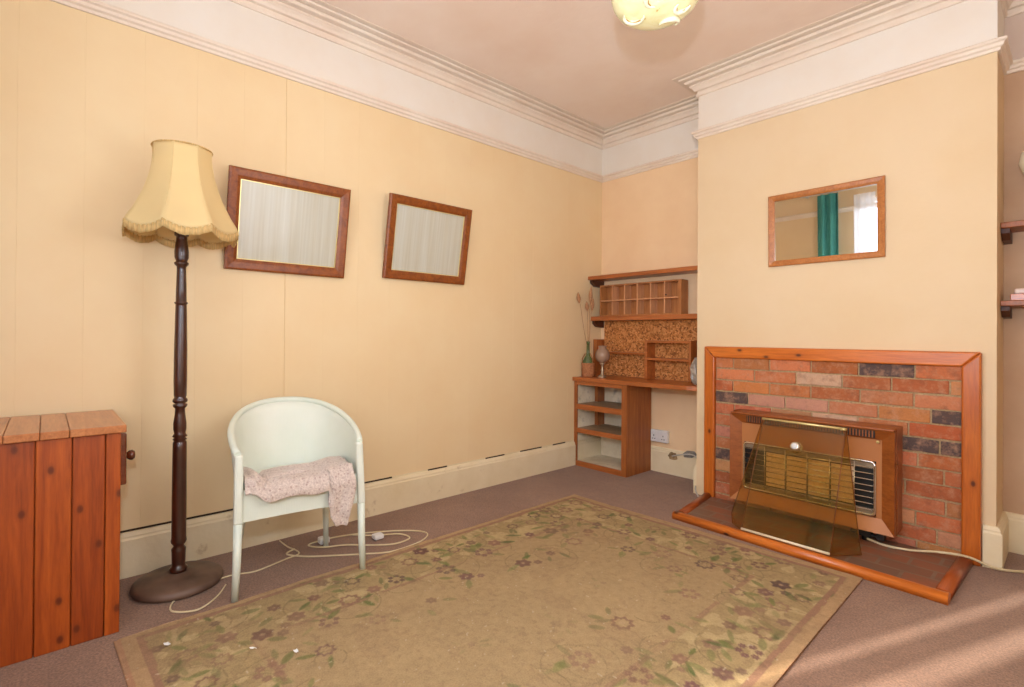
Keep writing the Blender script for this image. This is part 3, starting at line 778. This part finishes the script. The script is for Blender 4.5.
bm.faces.new((A[0],C[0],C2[0],A2[0])); bm.faces.new((A[-1],A2[-1],C2[-1],C[-1]))
obj('apron', bm, M_mint, chx, world=False, smooth=False)
for s in (-1, 1):
    bm = B(); prism(bm, [(s*.243-.017,.296),(s*.243+.017,.296),(s*.236-.006+.016,.572),(s*.236-.006-.016,.572)], 'x', FX-.017, FX+.017); pst = obj('arm_post', bm, M_mint, chx, world=False, bevel=.010)
    bm = B(); tube(bm, [(FX,s*.243,.30),(FX+.002,s*.246,.15),(FX+.004,s*.252,.0)], [.0165,.0155,.013], 14); obj('leg', bm, M_mintp, chx, world=False)
    bm = B(); tube(bm, [(-.165,s*.160,.41),(-.175,s*.172,.2),(-.174,.175,.0)] if s > 0 else [(-.15,-.165,.41),(-.170,-.195,.2),(-.190,-.218,.0)], [.015,.015,.012], 14); obj('leg', bm, M_mintp, chx, world=False)

# crumpled towel on the seat
from mathutils import noise as mnoise
def sstep(a, b, x):
    x = max(0., min(1., (x-a)/(b-a))); return x*x*(3-2*x)
def towel():
    bm = B(); NU, NV = 96, 64; G = []
    for i in range(NU+1):
        u0 = i/NU; row = []; l = -.222+.425*u0
        D = .028+.018*sstep(-.21,-.12,l)+.004*math.sin(l*40)+.165*sstep(.082,.112,l)-.09*sstep(.17,.205,l)
        back = -.075-.03*mnoise.noise(Vector((l*9,2,0)))+.10*sstep(-.12,-.16,l)*sstep(-.22,-.17,l)
        run = (FX+.020)-back; tot = run+D
        for j in range(NV+1):
            s_ = tot*j/NV; ll = l
            hump = .016+.020*sstep(-.15,-.19,l)+.014*sstep(.05,.12,l)-.012*math.exp(-((l+.135)/.03)**2)
            p = Vector((l*11, s_*13, 4.))
            w = .010*mnoise.noise(p)+.005*mnoise.noise(p*2.3)
            fold = .007*math.exp(-((s_-.10-.35*(l+.2))/.018)**2)-.006*math.exp(-((s_-.17-.10*(l+.2))/.014)**2)
            if s_ < run:
                q = s_/run; f = back+s_; z_ = .430+hump*min(1, q*6)+(w+fold)*min(1, q*4)+.003
                z_ -= .010*sstep(.86, 1., q)
            else:
                d = s_-run; f = FX+.024+.010*sstep(0, .03, d)+w*.7+.006*math.sin(l*75)*sstep(.02,.12,d); z_ = .430+hump*.55-.008-d
                if l > .07: ll = .145+(l-.145)*(1-.15*sstep(.0,.2,d))+.006*math.sin(d*35)
            row.append(bm.verts.new((f, ll, z_)))
        G.append(row)
    for i in range(NU):
        for j in range(NV): bm.faces.new((G[i][j], G[i+1][j], G[i+1][j+1], G[i][j+1])).smooth = True
    return bm
t = NT('pink_speckled_towelling'); v = t.mapping(); n = t.noise(v, 130, 3, .7); vo = t.n.new('ShaderNodeTexVoronoi'); vo.inputs['Scale'].default_value = 55
t.l.new(v, vo.inputs['Vector'])
c = t.ramp(n, [(.35, rgba((190,170,160))), (.65, rgba((222,206,194)))])
c = t.mix(t.ramp(vo.outputs['Distance'], [(.18, (.6,.6,.6,1)), (.3, (0,0,0,1))]), c, rgba((164,132,124)))
t.color(c); t.set(Roughness=.95, Sheen_Weight=.2); t.bump(n, .6, .004); M_tow = t.m
cl_ = chx
mw = Matrix.Translation(chx.location) @ chx.rotation_euler.to_matrix().to_4x4()
tb = towel(); tb.transform(mw)
tw = obj('towel', tb, M_tow, None, smooth=True)
org = Vector((.45,-2.72,.43)); tw.data.transform(Matrix.Translation(-org)); tw.location = org
m_ = tw.modifiers.new('s', 'SOLIDIFY'); m_.thickness = .009; m_.offset = 1
tag(tw, 'crumpled pale pink towel lying on the mint tub chair seat', 'towel')

# ------------------------------------------------------------------ two leaning framed pictures and the mirror
def stripes():
    t = NT('pale_striped_panel'); v = t.mapping((1,60,1.2)); v2 = t.mapping((1,9,.3))
    n = t.noise(v, 1.6, 3, .6); n2 = t.noise(v2, 2, 3)
    c = t.ramp(n, [(.3, rgba((186,182,162))), (.55, rgba((198,196,178))), (.75, rgba((208,208,194)))])
    c = t.mix(.4, c, t.ramp(n2, [(.35, rgba((190,178,150))), (.65, rgba((208,208,198)))]))
    t.color(c); t.set(Roughness=.35, Coat_Weight=.3, Coat_Roughness=.1); return t.m
M_str = stripes()
def framed(name, label, cat, loc, rot, w, h, fw, dep, mf, mglass, slip=None, group=None):
    """frame lies in local YZ plane facing +X, bottom edge at z 0"""
    o = thing(name, label, cat, loc, 0, group); o.rotation_euler = rot
    O = [(-w/2,0),(w/2,0),(w/2,h),(-w/2,h)]; I = [(-w/2+fw,fw),(w/2-fw,fw),(w/2-fw,h-fw),(-w/2+fw,h-fw)]
    bm = B()
    rings = [[(0,p) for p in O], [(dep*.85,p) for p in O]]
    mid = [(a[0]*.82+b[0]*.18, a[1]*.82+b[1]*.18) for a, b in zip(O, I)]
    m2 = [(a[0]*.3+b[0]*.7, a[1]*.3+b[1]*.7) for a, b in zip(O, I)]
    rings += [[(dep,p) for p in mid], [(dep*.86,p) for p in m2], [(dep*.62,p) for p in I], [(dep*.3,p) for p in I], [(0,p) for p in I]]
    V = [[bm.verts.new((d, p[0], p[1])) for d, p in r] for r in rings]
    for a, b in zip(V, V[1:]+[V[0]]):
        for i in range(4): bm.faces.new((a[i], a[(i+1)%4], b[(i+1)%4], b[i]))
    fo = obj('frame', bm, mf, o, world=False, bevel=.0012)
    bm = B(); box(bm, dep*.15, dep*.3, -w/2+fw-.003, w/2-fw+.003, fw-.003, h-fw+.003); obj('panel' if slip else 'glass', bm, mglass, o, world=False)
    if slip:
        bm = B(); e_ = fw
        for a in ((-w/2+e_, w/2-e_, e_, e_+.004), (-w/2+e_, w/2-e_, h-e_-.004, h-e_), (-w/2+e_, -w/2+e_+.004, e_, h-e_), (w/2-e_-.004, w/2-e_, e_, h-e_)):
            box(bm, dep*.3, dep*.5, a[0], a[1], a[2], a[3])
        obj('slip', bm, slip, o, world=False)
    return o
tilt = R(9.6)
framed('picture', 'red brown framed pale striped panel on left wall, nearest the floor lamp', 'picture', (.004,-2.619,1.361), (0,tilt,0), .594, .482, .052, .022, M_frame, M_str, M_gold)
framed('picture', 'red brown framed pale striped panel on left wall, farther from the floor lamp', 'picture', (.004,-1.786,1.384), (0,tilt,0), .592, .490, .050, .022, M_frame, M_str, M_gold)
t = NT('mirror_glass'); t.color((.9,.9,.88,1)); t.set(Metallic=1., Roughness=.015); M_mir = t.m
mo = framed('wall_mirror', 'orange brown framed mirror reflecting a teal curtain, on the chimney breast', 'mirror', (1.800,CD-.001,1.470), (0,R(1.3),R(-90)), .578, .420, .034, .020, M_mframe, M_mir)

# ------------------------------------------------------------------ pendant ceiling shade
pxy = (1.70, -1.875)
M_bowl2 = plain('cream_glass_relief', (246,240,206), .3); M_vein = plain('brown_vein', (190,140,70), .5)
pe = thing('ceiling_lamp', 'cream yellow marbled glass bowl lamp hanging from the ceiling', 'ceiling lamp', (pxy[0], pxy[1], CZ))
def marbled():
    t = NT('cream_marbled_glass'); v = t.mapping()
    n = t.noise(v, 7, 4, .6, 2.2)
    c = t.ramp(n, [(.27, rgba((206,166,88))), (.33, rgba((236,226,164))), (.7, rgba((242,238,190)))])
    t.color(c); t.set(Roughness=.25, Coat_Weight=.4); return t.m
bm = B(); lathe(bm, [(0,2.232),(.04,2.234),(.08,2.241),(.115,2.254),(.142,2.274),(.158,2.298),(.164,2.325),(.160,2.350),(.142,2.370),(.105,2.382),(.045,2.39),(.045,2.395),(0,2.395)], pxy[0], pxy[1], 40); obj('bowl', bm, marbled(), pe, smooth=True)
# raised leaf swirls on the underside, each with a brown vein
def under(x, y):
    q = math.hypot(x, y); return 2.233+.9*max(0, q-.03)**2*1.6
for (ox, oy, a0, sc_) in ((.060,-.085,2.2,1.),(-.055,-.060,.4,.9),(.01,.07,4.,.9),(.10,.02,1.,.7)):
    pts = []; rr2 = []
    for i in range(22):
        q = i/21; an = a0+q*PI*1.15; x = ox+.042*sc_*math.cos(an); y = oy+.036*sc_*math.sin(an); pts.append((pxy[0]+x, pxy[1]+y, under(x, y)-.001)); rr2.append(.002+.008*math.sin(PI*q))
    bm = B(); tube(bm, pts, rr2, 8); sw = obj('swirl', bm, M_bowl2, pe)
    bm = B(); tube(bm, [(p[0]+(pxy[0]+ox-p[0])*.22, p[1]+(pxy[1]+oy-p[1])*.22, p[2]-.003) for p in pts[4:18]], .0022, 6); sub('vein', bm, M_vein, sw, pe)
bm = B(); tube(bm, [(*pxy,2.39),(*pxy,CZ-.02)], .006, 10); obj('flex', bm, M_cable, pe)
bm = B(); lathe(bm, [(0,CZ),(.05,CZ),(.048,CZ-.012),(.03,CZ-.024),(.01,CZ-.03),(0,CZ-.03)], *pxy, 28); obj('ceiling_rose', bm, M_plastic, pe)

# ------------------------------------------------------------------ left alcove: pedestal, desktop, shelves
pd = thing('desk_pedestal', 'open brown wood shelf pedestal under the left end of the alcove desktop', 'shelf unit', (.26,-.18,0))
PX, PF, PT = .512, -.352, .682
bm = B(); box(bm, PX-.018, PX, PF+.016, -.024, 0, PT); obj('side_panel', bm, M_desk, pd)
bm = B(); box(bm, .0245, .030, PF+.016, -.024, 0.195, PT); box(bm, .028, PX-.018, -.030, -.0235, .0, PT); obj('lining', bm, M_white_in, pd)
bm = B(); box(bm, .003, .032, PF, PF+.016, .0, PT); obj('stile', bm, M_desk, pd, bevel=.002)
bm = B(); box(bm, .466, PX+.001, PF, PF+.016, .0, PT); obj('stile', bm, M_desk, pd, bevel=.002)
bm = B(); box(bm, .032, .466, PF, PF+.016, .655, PT); obj('top_rail', bm, M_deskX, pd)
bm = B(); box(bm, .032, .466, PF, PF+.016, .0, .040); obj('plinth', bm, M_deskX, pd)
for a, b in ((.457, .499), (.268, .304)):
    bm = B(); box(bm, .030, PX-.018, PF+.016, -.030, b-.016, b); s_ = obj('shelf', bm, M_shelfin, pd)
    bm = B(); box(bm, .032, .466, PF, PF+.016, a, b); sub('lipping', bm, M_deskX, s_, pd)
bm = B(); box(bm, .030, PX-.018, PF+.016, -.030, .024, .040); obj('bottom_board', bm, M_white_in, pd)
bm = B(); box(bm, .031, .065, -.12, -.031, .304, PT); obj('back_post', bm, M_desk, pd)
bm = B(); prism(bm, [(.001,-.375),(.001,-.002),(CA-.001,-.002),(CA-.001,-.322),(CA-.06,-.348)], 'z', .684, .716)
dt = obj('desktop', bm, M_deskX, bevel=.004); tag(dt, 'long brown wood desktop spanning the left alcove on the shelf pedestal', 'desktop')
M_brk = wood('dark_bracket_wood', (74,38,20), (98,54,30), 'Y', .5, False, seed=17.)
def shelf(label, x0, x1, y0, z0, z1, bx, group=None, mat=M_deskX):
    o = thing('wall_shelf', label, 'shelf', ((x0+x1)/2, y0/2, z0), 0, group)
    bm = B(); box(bm, x0, x1, y0, -.001, z0, z1); obj('board', bm, mat, o, bevel=.003)
    for b in bx:
        bm = B(); prism(bm, [(-.001,z0-.055),(-.001,z0),(y0*.85,z0),(y0*.85,z0-.022),(y0*.6,z0-.05)], 'x', b, b+.03); obj('bracket', bm, M_brk, o)
    return o
shelf('upper bare brown wall shelf high in the left alcove', .001, CA-.001, -.185, 1.515, 1.546, (.001,))
shelf('lower brown wall shelf in the left alcove carrying the pigeonhole rack', .001, CA-.001, -.145, 1.175, 1.212, (.001,))
# pigeonhole rack
pr = thing('pigeonhole_rack', 'light brown pigeonhole rack of twelve compartments on the lower alcove shelf', 'rack', (.45,-.08,1.212))
rx0, rx1, rz0, rz1, ryf, ryb = .082, .822, 1.213, 1.468, -.125, -.035
bm = B(); box(bm, rx0, rx1, ryb, ryb+.008, rz0, rz1); obj('back_board', bm, M_pig, pr)
bm = B(); box(bm, rx0, rx1, ryf, ryb, rz1-.010, rz1); box(bm, rx0, rx1, ryf, ryb, rz0, rz0+.010); box(bm, rx0, rx0+.010, ryf, ryb, rz0+.01, rz1-.01); box(bm, rx1-.024, rx1, ryf, ryb, rz0+.01, rz1-.01); obj('surround', bm, M_pig, pr)
M_lt = wood('pigeonhole_edge_wood', (206,146,100), (222,164,118), 'Z', .5, False, seed=8.)
bm = B(); box(bm, rx0+.01, rx1-.024, ryf+.001, ryb, 1.334, 1.343); obj('shelf', bm, M_lt, pr)
for i in range(1, 6):
    x = rx0+.005+(rx1-rx0-.024)*i/6; bm = B(); box(bm, x-.0045, x+.0045, ryf, ryb, rz0+.01, rz1-.01); obj('divider', bm, M_lt, pr)
bm = B(); lathe(bm, [(0,0),(.006,0),(.007,.008),(0,.012)], seg=10); bm.transform(Matrix.Translation((.70,ryf,1.36)) @ Matrix.Rotation(R(90),4,'X')); obj('knob', bm, M_dark, pr)
# cork board
def cork():
    t = NT('cork_chips'); v = t.mapping()
    vo = t.n.new('ShaderNodeTexVoronoi'); vo.inputs['Scale'].default_value = 85; t.l.new(v, vo.inputs['Vector'])
    n = t.noise(v, 30, 3, .7)
    sp = t.n.new('ShaderNodeSeparateColor'); t.l.new(vo.outputs['Color'], sp.inputs[0])
    c = t.ramp(sp.outputs[0], [(.0, rgba((120,70,32))), (.22, rgba((170,104,50))), (.6, rgba((204,132,70))), (1., rgba((222,156,92)))])
    c = t.mix(.4, c, t.ramp(n, [(.35, (.7,.7,.7,1)), (.6, (1.05,1.05,1.05,1))]), 'MULTIPLY')
    t.color(c); t.set(Roughness=.9); return t.m
bm = B(); box(bm, .045, CA-.004, -.014, -.001, .718, 1.174); tag(obj('cork_board', bm, cork()), 'mottled cork board fixed to the alcove wall between desktop and shelf', 'cork board')
# small ledge on the cork board
bm = B(); box(bm, .13, .518, -.10, -.0140, .904, .918); tag(obj('ledge', bm, M_deskX, bevel=.002), 'thin brown ledge on the cork board beside the small desk cubby', 'shelf')
# small open cubby
cb = thing('cubby', 'small open two tier wooden cubby standing at the right of the desktop', 'cubby', (.7,-.08,.717))
cx0, cx1, cyf = .522, .905, -.135
bm = B(); box(bm, cx0, cx0+.022, cyf, -.015, .717, 1.018); obj('side_panel', bm, M_deskX, cb)
bm = B(); box(bm, cx1-.018, cx1, cyf, -.015, .717, 1.018); obj('side_panel', bm, M_desk, cb)
bm = B(); box(bm, cx0+.022, cx1-.018, cyf, -.015, 1.001, 1.018); obj('top_board', bm, M_deskX, cb)
bm = B(); box(bm, cx0+.022, cx1-.018, cyf+.002, -.015, .868, .885); obj('shelf', bm, M_deskX, cb)
bm = B(); box(bm, cx0+.022, cx1-.018, -.020, -.0145, .717, 1.001); obj('back_board', bm, cork(), cb)
# small upright board at the left end of the desktop
bm = B(); box(bm, .002, .042, -.11, -.002, .717, 1.02); tag(obj('upright_board', bm, M_desk, bevel=.002), 'short upright brown board in the alcove corner behind the green bottle', 'board')

# green bottle in wicker with dried grass
def gmat(name, c, rough=.05, mixv=.35):
    t = NT(name); t.n.remove(t.b)
    tr = t.n.new('ShaderNodeBsdfTransparent'); tr.inputs[0].default_value = rgba(c)
    gl = t.n.new('ShaderNodeBsdfGlossy'); gl.inputs['Roughness'].default_value = rough
    df = t.n.new('ShaderNodeBsdfDiffuse'); df.inputs[0].default_value = rgba(tuple(x*.8 for x in c))
    a = t.n.new('ShaderNodeMixShader'); a.inputs[0].default_value = mixv; t.l.new(tr.outputs[0], a.inputs[1]); t.l.new(df.outputs[0], a.inputs[2])
    fr = t.n.new('ShaderNodeFresnel'); fr.inputs[0].default_value = 1.5
    b = t.n.new('ShaderNodeMixShader'); b.inputs[0].default_value = .07; t.l.new(a.outputs[0], b.inputs[1]); t.l.new(gl.outputs[0], b.inputs[2])
    t.l.new(b.outputs[0], t.out.inputs[0]); return t.m
bt = thing('wicker_bottle', 'green glass bottle in a wicker holder at the left end of the desktop', 'bottle', (.062,-.25,.716))
bm = B(); lathe(bm, [(0,.005),(.04,.005),(.046,.02),(.048,.09),(.044,.125),(.030,.15),(.017,.175),(.013,.20),(.012,.27),(.015,.275),(.015,.285),(.011,.287),(.010,.26)], seg=20, cap=False); obj('glass', bm, gmat('green_glass', (176,200,136), .08, .30), bt, world=False, smooth=True)
bm = B(); lathe(bm, [(0,0),(.050,0),(.053,.012),(.052,.03),(.054,.05),(.053,.085),(.055,.10),(.056,.11),(.051,.112)], seg=20, cap=False); obj('wicker_holder', bm, M_wick, bt, world=False, smooth=True)
bm = B()
for sx, sy in ((1,0),(-.6,.8),(-.6,-.8)): tube(bm, [(.050*sx,.050*sy,.10),(.046*sx,.046*sy,.15),(.022*sx,.022*sy,.19)], .004, 6)
obj('handle', bm, M_wick, bt, world=False)
dg = thing('dried_grass', 'dried pampas grass stems standing in the green wicker bottle', 'dried grass', (.062,-.25,.99))
for (ex, ey, ez, lh) in ((.030,-.33,1.355,.09),(.082,-.25,1.375,.14),(.098,-.25,1.30,.10),(.042,-.24,1.29,.08)):
    bm = B(); p0 = Vector((.062,-.25,.90)); p1 = Vector((ex, ey, ez)); n_ = 10
    pts = [p0.lerp(p1, i/n_)+Vector((0,0,.01*math.sin(i))) for i in range(n_+1)]
    tube(bm, [p for p in pts], .0016, 5); st_ = obj('stem', bm, M_grass, dg)
    bm = B(); pts = [p1+Vector((.0,0,-lh*.45+lh*i/8)) + (p1-p0).normalized()*0 + Vector(((ex-.062)*.35*i/8,0,0)) for i in range(9)]
    tube(bm, pts, [.003,.008,.013,.016,.016,.014,.011,.007,.001], 8); sub('plume', bm, M_grass, st_, dg)
# goblet
gb = thing('glass_goblet', 'round smoky glass goblet on a metal stem beside the wicker bottle', 'goblet', (.197,-.235,.716))
bm = B(); lathe(bm, [(0,0),(.038,0),(.040,.006),(.026,.014),(.012,.024),(.010,.045),(.016,.058),(.010,.07),(.009,.095),(.020,.110),(.024,.118),(0,.118)], seg=22); obj('stem', bm, plain('dull_pewter', (190,176,150), .3, .7), gb, world=False, smooth=True)
bm = B(); lathe(bm, [(.012,.118),(.038,.130),(.054,.155),(.057,.180),(.050,.206),(.036,.225),(.028,.235),(.034,.255)], seg=22, cap=False); o = obj('bowl', bm, gmat('smoky_glass', (240,206,176), .08, .5), gb, world=False, smooth=True); o.modifiers.new('s','SOLIDIFY').thickness = .002
# clear bag at the right end
bm = bmesh.new(); bmesh.ops.create_icosphere(bm, subdivisions=4, radius=1)
rr_ = random.Random(9)
for v_ in bm.verts:
    a = math.atan2(v_.co.y, v_.co.x); k_ = 1+.10*math.sin(5*a+4*v_.co.z)+.08*math.sin(9*v_.co.z+3*a)
    v_.co.x *= .034*k_*(1-.25*v_.co.z); v_.co.y *= .045*k_*(1-.25*v_.co.z); v_.co.z = v_.co.z*.095+.096
o = obj('plastic_bag', bm, gmat('cloudy_plastic', (246,236,220), .2, .45), None, smooth=True); o.location = (1.0,-.24,.7165)
tag(o, 'crumpled cloudy plastic bag at the right end of the alcove desktop', 'bag')
# socket
so = thing('double_socket', 'white double wall socket above the skirting right of the pedestal', 'socket', (.59,-.01,.28))
bm = B(); box(bm, .515, .662, -.036, -.001, .232, .325); obj('back_box', bm, M_plastic, so, bevel=.006)
for xx in (.545, .625):
    bm = B(); box(bm, xx-.007, xx+.007, -.040, -.036, .300, .314); obj('switch', bm, M_plastic, so, bevel=.001)
    bm = B(); box(bm, xx-.003, xx+.003, -.0368, -.035, .276, .287); box(bm, xx-.014, xx-.005, -.0368, -.035, .254, .260); box(bm, xx+.005, xx+.014, -.0368, -.035, .254, .260); obj('pin_holes', bm, M_grey, so)
# pipe clip and grey lead on the chimney flank
bm = B(); tube(bm, catmull([(.70,-.03,.145),(.78,-.035,.17),(.86,-.04,.185),(.91,-.05,.17),(.96,-.08,.12),(1.0,-.2,.06),(1.06,-.352,.045),(1.105,-.40,.012),(1.13,-.42,.008)]), .005, 8)
tag(obj('gas_pipe', bm, M_gcable), 'thin grey pipe running from the skirting hole round the chimney corner', 'pipe')
bm = B(); prism(bm, [(.80,.155),(.86,.16),(.90,.185),(.875,.21),(.82,.205),(.79,.18)], 'y', -.034, -.022); tag(obj('skirting_patch', bm, plain('grey_filler', (150,146,138), .7, c2=(110,104,96), scale=40, bump=.6)), 'rough grey patch of torn tape on the alcove skirting', 'tape')

# ------------------------------------------------------------------ right alcove shelves and their things
shelf('upper brown shelf in the right alcove with a cream vase', CB+.002, RX-.002, -.19, 1.575, 1.602, (CB+.002,), mat=M_desk)
shelf('lower brown shelf in the right alcove with a small box', CB+.002, RX-.002, -.19, 1.205, 1.230, (CB+.002,), mat=M_desk)
bm = B(); box(bm, 2.545, 2.80, -.17, -.06, 1.2305, 1.262); tag(obj('wooden_box', bm, M_pineX, bevel=.002), 'flat orange brown box at the left end of the lower right shelf', 'box')
bm = B(); box(bm, 2.558, 2.78, -.155, -.07, 1.2625, 1.287); tag(obj('paper_parcel', bm, plain('pinkish_white_paper', (232,208,194), .4, c2=(220,190,174)), bevel=.006), 'pinkish white packet lying on the flat box on the lower right shelf', 'packet')
bm = B(); lathe(bm, [(0,0),(.035,0),(.03,.01),(.012,.05),(.012,.13),(.03,.18),(.07,.23),(.088,.28),(.080,.33),(.05,.36),(.045,.35)], seg=28, cap=False); o = obj('vase', bm, plain('cream_glaze', (246,232,200), .25), None, smooth=True); o.location = (2.655,-.10,1.602); o.modifiers.new('s','SOLIDIFY').thickness = .003
tag(o, 'cream round bodied vase on the upper right shelf at the picture edge', 'vase')

# ------------------------------------------------------------------ cables and litter on the floor
def cable(name, pts, r, mat, label, cat, plug=None):
    bm = B(); tube(bm, catmull([(x, y, max(z, r)) for x, y, z in pts]), r, 6)
    o = thing(name, label, cat, (pts[0][0], pts[0][1], 0)); obj('flex', bm, mat, o); return o
lc = cable('lamp_cable', [(.375,-2.98,.004),(.463,-3.035,.004),(.52,-3.11,.004),(.475,-3.18,.004),(.41,-3.176,.004),(.352,-3.13,.004),(.31,-3.03,.004),(.30,-2.93,.004),(.326,-2.85,.004),(.29,-2.72,.004),(.262,-2.64,.004),(.15,-2.655,.004),(.05,-2.66,.004)], .0033, M_cable, 'thin cream lamp flex looping on the carpet between lamp base and chair', 'cable')
co = cable('extension_cable', [(.20,-2.64,.004),(.24,-2.69,.006),(.32,-2.63,.004),(.395,-2.53,.004),(.47,-2.42,.004),(.53,-2.32,.004),(.54,-2.23,.004),(.52,-2.12,.004),(.46,-2.05,.004),(.38,-2.08,.004),(.30,-2.18,.004),(.23,-2.31,.004),(.185,-2.45,.004),(.195,-2.57,.004),(.28,-2.54,.010),(.33,-2.44,.010),(.41,-2.33,.004),(.465,-2.24,.004),(.45,-2.15,.004),(.38,-2.17,.010),(.30,-2.27,.004),(.235,-2.36,.012)], .0038, M_cable, 'coil of cream electric cable with plugs on the carpet under the chair', 'cable')
bm = B(); box(bm, .325, .37, -2.30, -2.25, .004, .028); bm.transform(Matrix.Identity(4)); obj('plug', bm, M_plastic, co, bevel=.006)
bm = B(); box(bm, .20, .245, -2.53, -2.48, .004, .036); obj('plug', bm, M_plastic, co, bevel=.008)
cable('fire_cable', [(2.03,-.44,.03),(2.12,-.47,.026),(2.22,-.46,.03),(2.32,-.45,.05),(2.42,-.42,.052),(2.50,-.38,.02),(2.56,-.33,.008),(2.66,-.24,.006),(2.8,-.15,.006)], .006, M_cable, 'pale cream cable running from the gas fire along the floor to the right', 'cable')
M_paper = plain('white_paper', (240,238,234), .6)
def scrap(px, py, sx, sy, rz, label):
    bm = B(); rn = random.Random(int(px*1000)); P_ = [(math.cos(2*PI*i/9)*sx*.5*rn.uniform(.6,1.1), math.sin(2*PI*i/9)*sy*.5*rn.uniform(.6,1.1)) for i in range(9)]
    V_ = [bm.verts.new((x, y, .007+rn.uniform(0,.006))) for x, y in P_]; c_ = bm.verts.new((0,0,.014))
    for i in range(9): bm.faces.new((V_[i], V_[(i+1)%9], c_))
    o = obj('paper_scrap', bm, M_paper); o.modifiers.new('s','SOLIDIFY').thickness = .001
    o.location = (px, py, .004); o.rotation_euler.z = rz; tag(o, label, 'paper scrap', 'white scraps on the rug')
SC = [(.715,-3.235,.035,.02,.4,'torn white paper scrap on the rug nearest the lamp base corner'),(.93,-3.03,.022,.012,1.,'small white paper scrap on the rug border, middle of three at left'),(1.04,-2.93,.026,.016,.2,'small white paper scrap on the rug, farthest from the lamp of three')]
for s in SC: scrap(*s)

# ------------------------------------------------------------------ light
W = bpy.data.worlds.new('World'); S.world = W; W.use_nodes = True
wn = W.node_tree.nodes; bg = wn['Background']
sky = wn.new('ShaderNodeTexSky'); sky.sky_type = 'HOSEK_WILKIE'; sky.turbidity = 3.
W.node_tree.links.new(sky.outputs[0], bg.inputs[0]); bg.inputs[1].default_value = 1.0
def light(name, typ, loc, energy, color=(1,1,1), **k):
    d = bpy.data.lights.new(name, typ); d.energy = energy; d.color = color
    for a, v in k.items(): setattr(d, a, v)
    o = bpy.data.objects.new(name, d); COL.objects.link(o); o.location = loc; return o
# daylight at the window opening
a = light('window_daylight', 'AREA', ((WX0+WX1)/2, BY-.16, (WZ0+WZ1)/2), 60, (.42,.47,.60), shape='RECTANGLE', size=WX1-WX0, size_y=WZ1-WZ0)
a.rotation_euler = Vector((0,1,0)).to_track_quat('-Z','Y').to_euler()
# sun slanting in through the gaps of the net
sd = Vector((.376, .964, -.62)).normalized()
s = light('sun', 'SUN', (0,-8,5), 7., (1,.90,.78), angle=R(.9)); s.rotation_euler = sd.to_track_quat('-Z','Y').to_euler()
# photographer's flash: bare bulb above the camera, its reflector tipped up
light('camera_flash', 'POINT', (2.74,-3.58,1.38), 31, (1.03,1.25,1.52), shadow_soft_size=.03)
fl_ = light('flash_reflector', 'SPOT', (2.74,-3.58,1.38), 62, (.99,1.10,1.28), spot_size=R(120), spot_blend=1., shadow_soft_size=.03)
fl_.rotation_euler = Vector((-.5,.8,.52)).to_track_quat('-Z','Y').to_euler()
light('mid_room_fill', 'POINT', (2.1,-2.3,1.45), 31, (.94,.98,1.08), shadow_soft_size=.4)  # added fill light in mid-room with no real source, evens out the lighting

# ------------------------------------------------------------------ camera
cam = bpy.data.cameras.new('camera'); co_ = bpy.data.objects.new('camera', cam); COL.objects.link(co_)
yaw, pit, rol = .8321, .0048, .0071
r0 = Vector((math.cos(yaw), math.sin(yaw), 0)); f0 = Vector((-math.sin(yaw), math.cos(yaw), 0)); u0 = Vector((0,0,1))
F = f0*math.cos(pit)+u0*math.sin(pit); U2 = -f0*math.sin(pit)+u0*math.cos(pit)
Xa = r0*math.cos(rol)+U2*math.sin(rol); Ya = -r0*math.sin(rol)+U2*math.cos(rol)
mt = Matrix((Xa, Ya, -F)).transposed().to_4x4(); mt.translation = (2.753,-3.546,1.05)
co_.matrix_world = mt
cam.sensor_width = 36.; cam.sensor_fit = 'HORIZONTAL'; cam.lens = 513.2/1024*36; cam.shift_y = -10.78/1024
cam.clip_start = .05
S.camera = co_
S.view_settings.view_transform = 'Standard'; S.view_settings.look = 'None'; S.view_settings.gamma = 1.; S.view_settings.use_curve_mapping = False
S.view_settings.exposure = .06
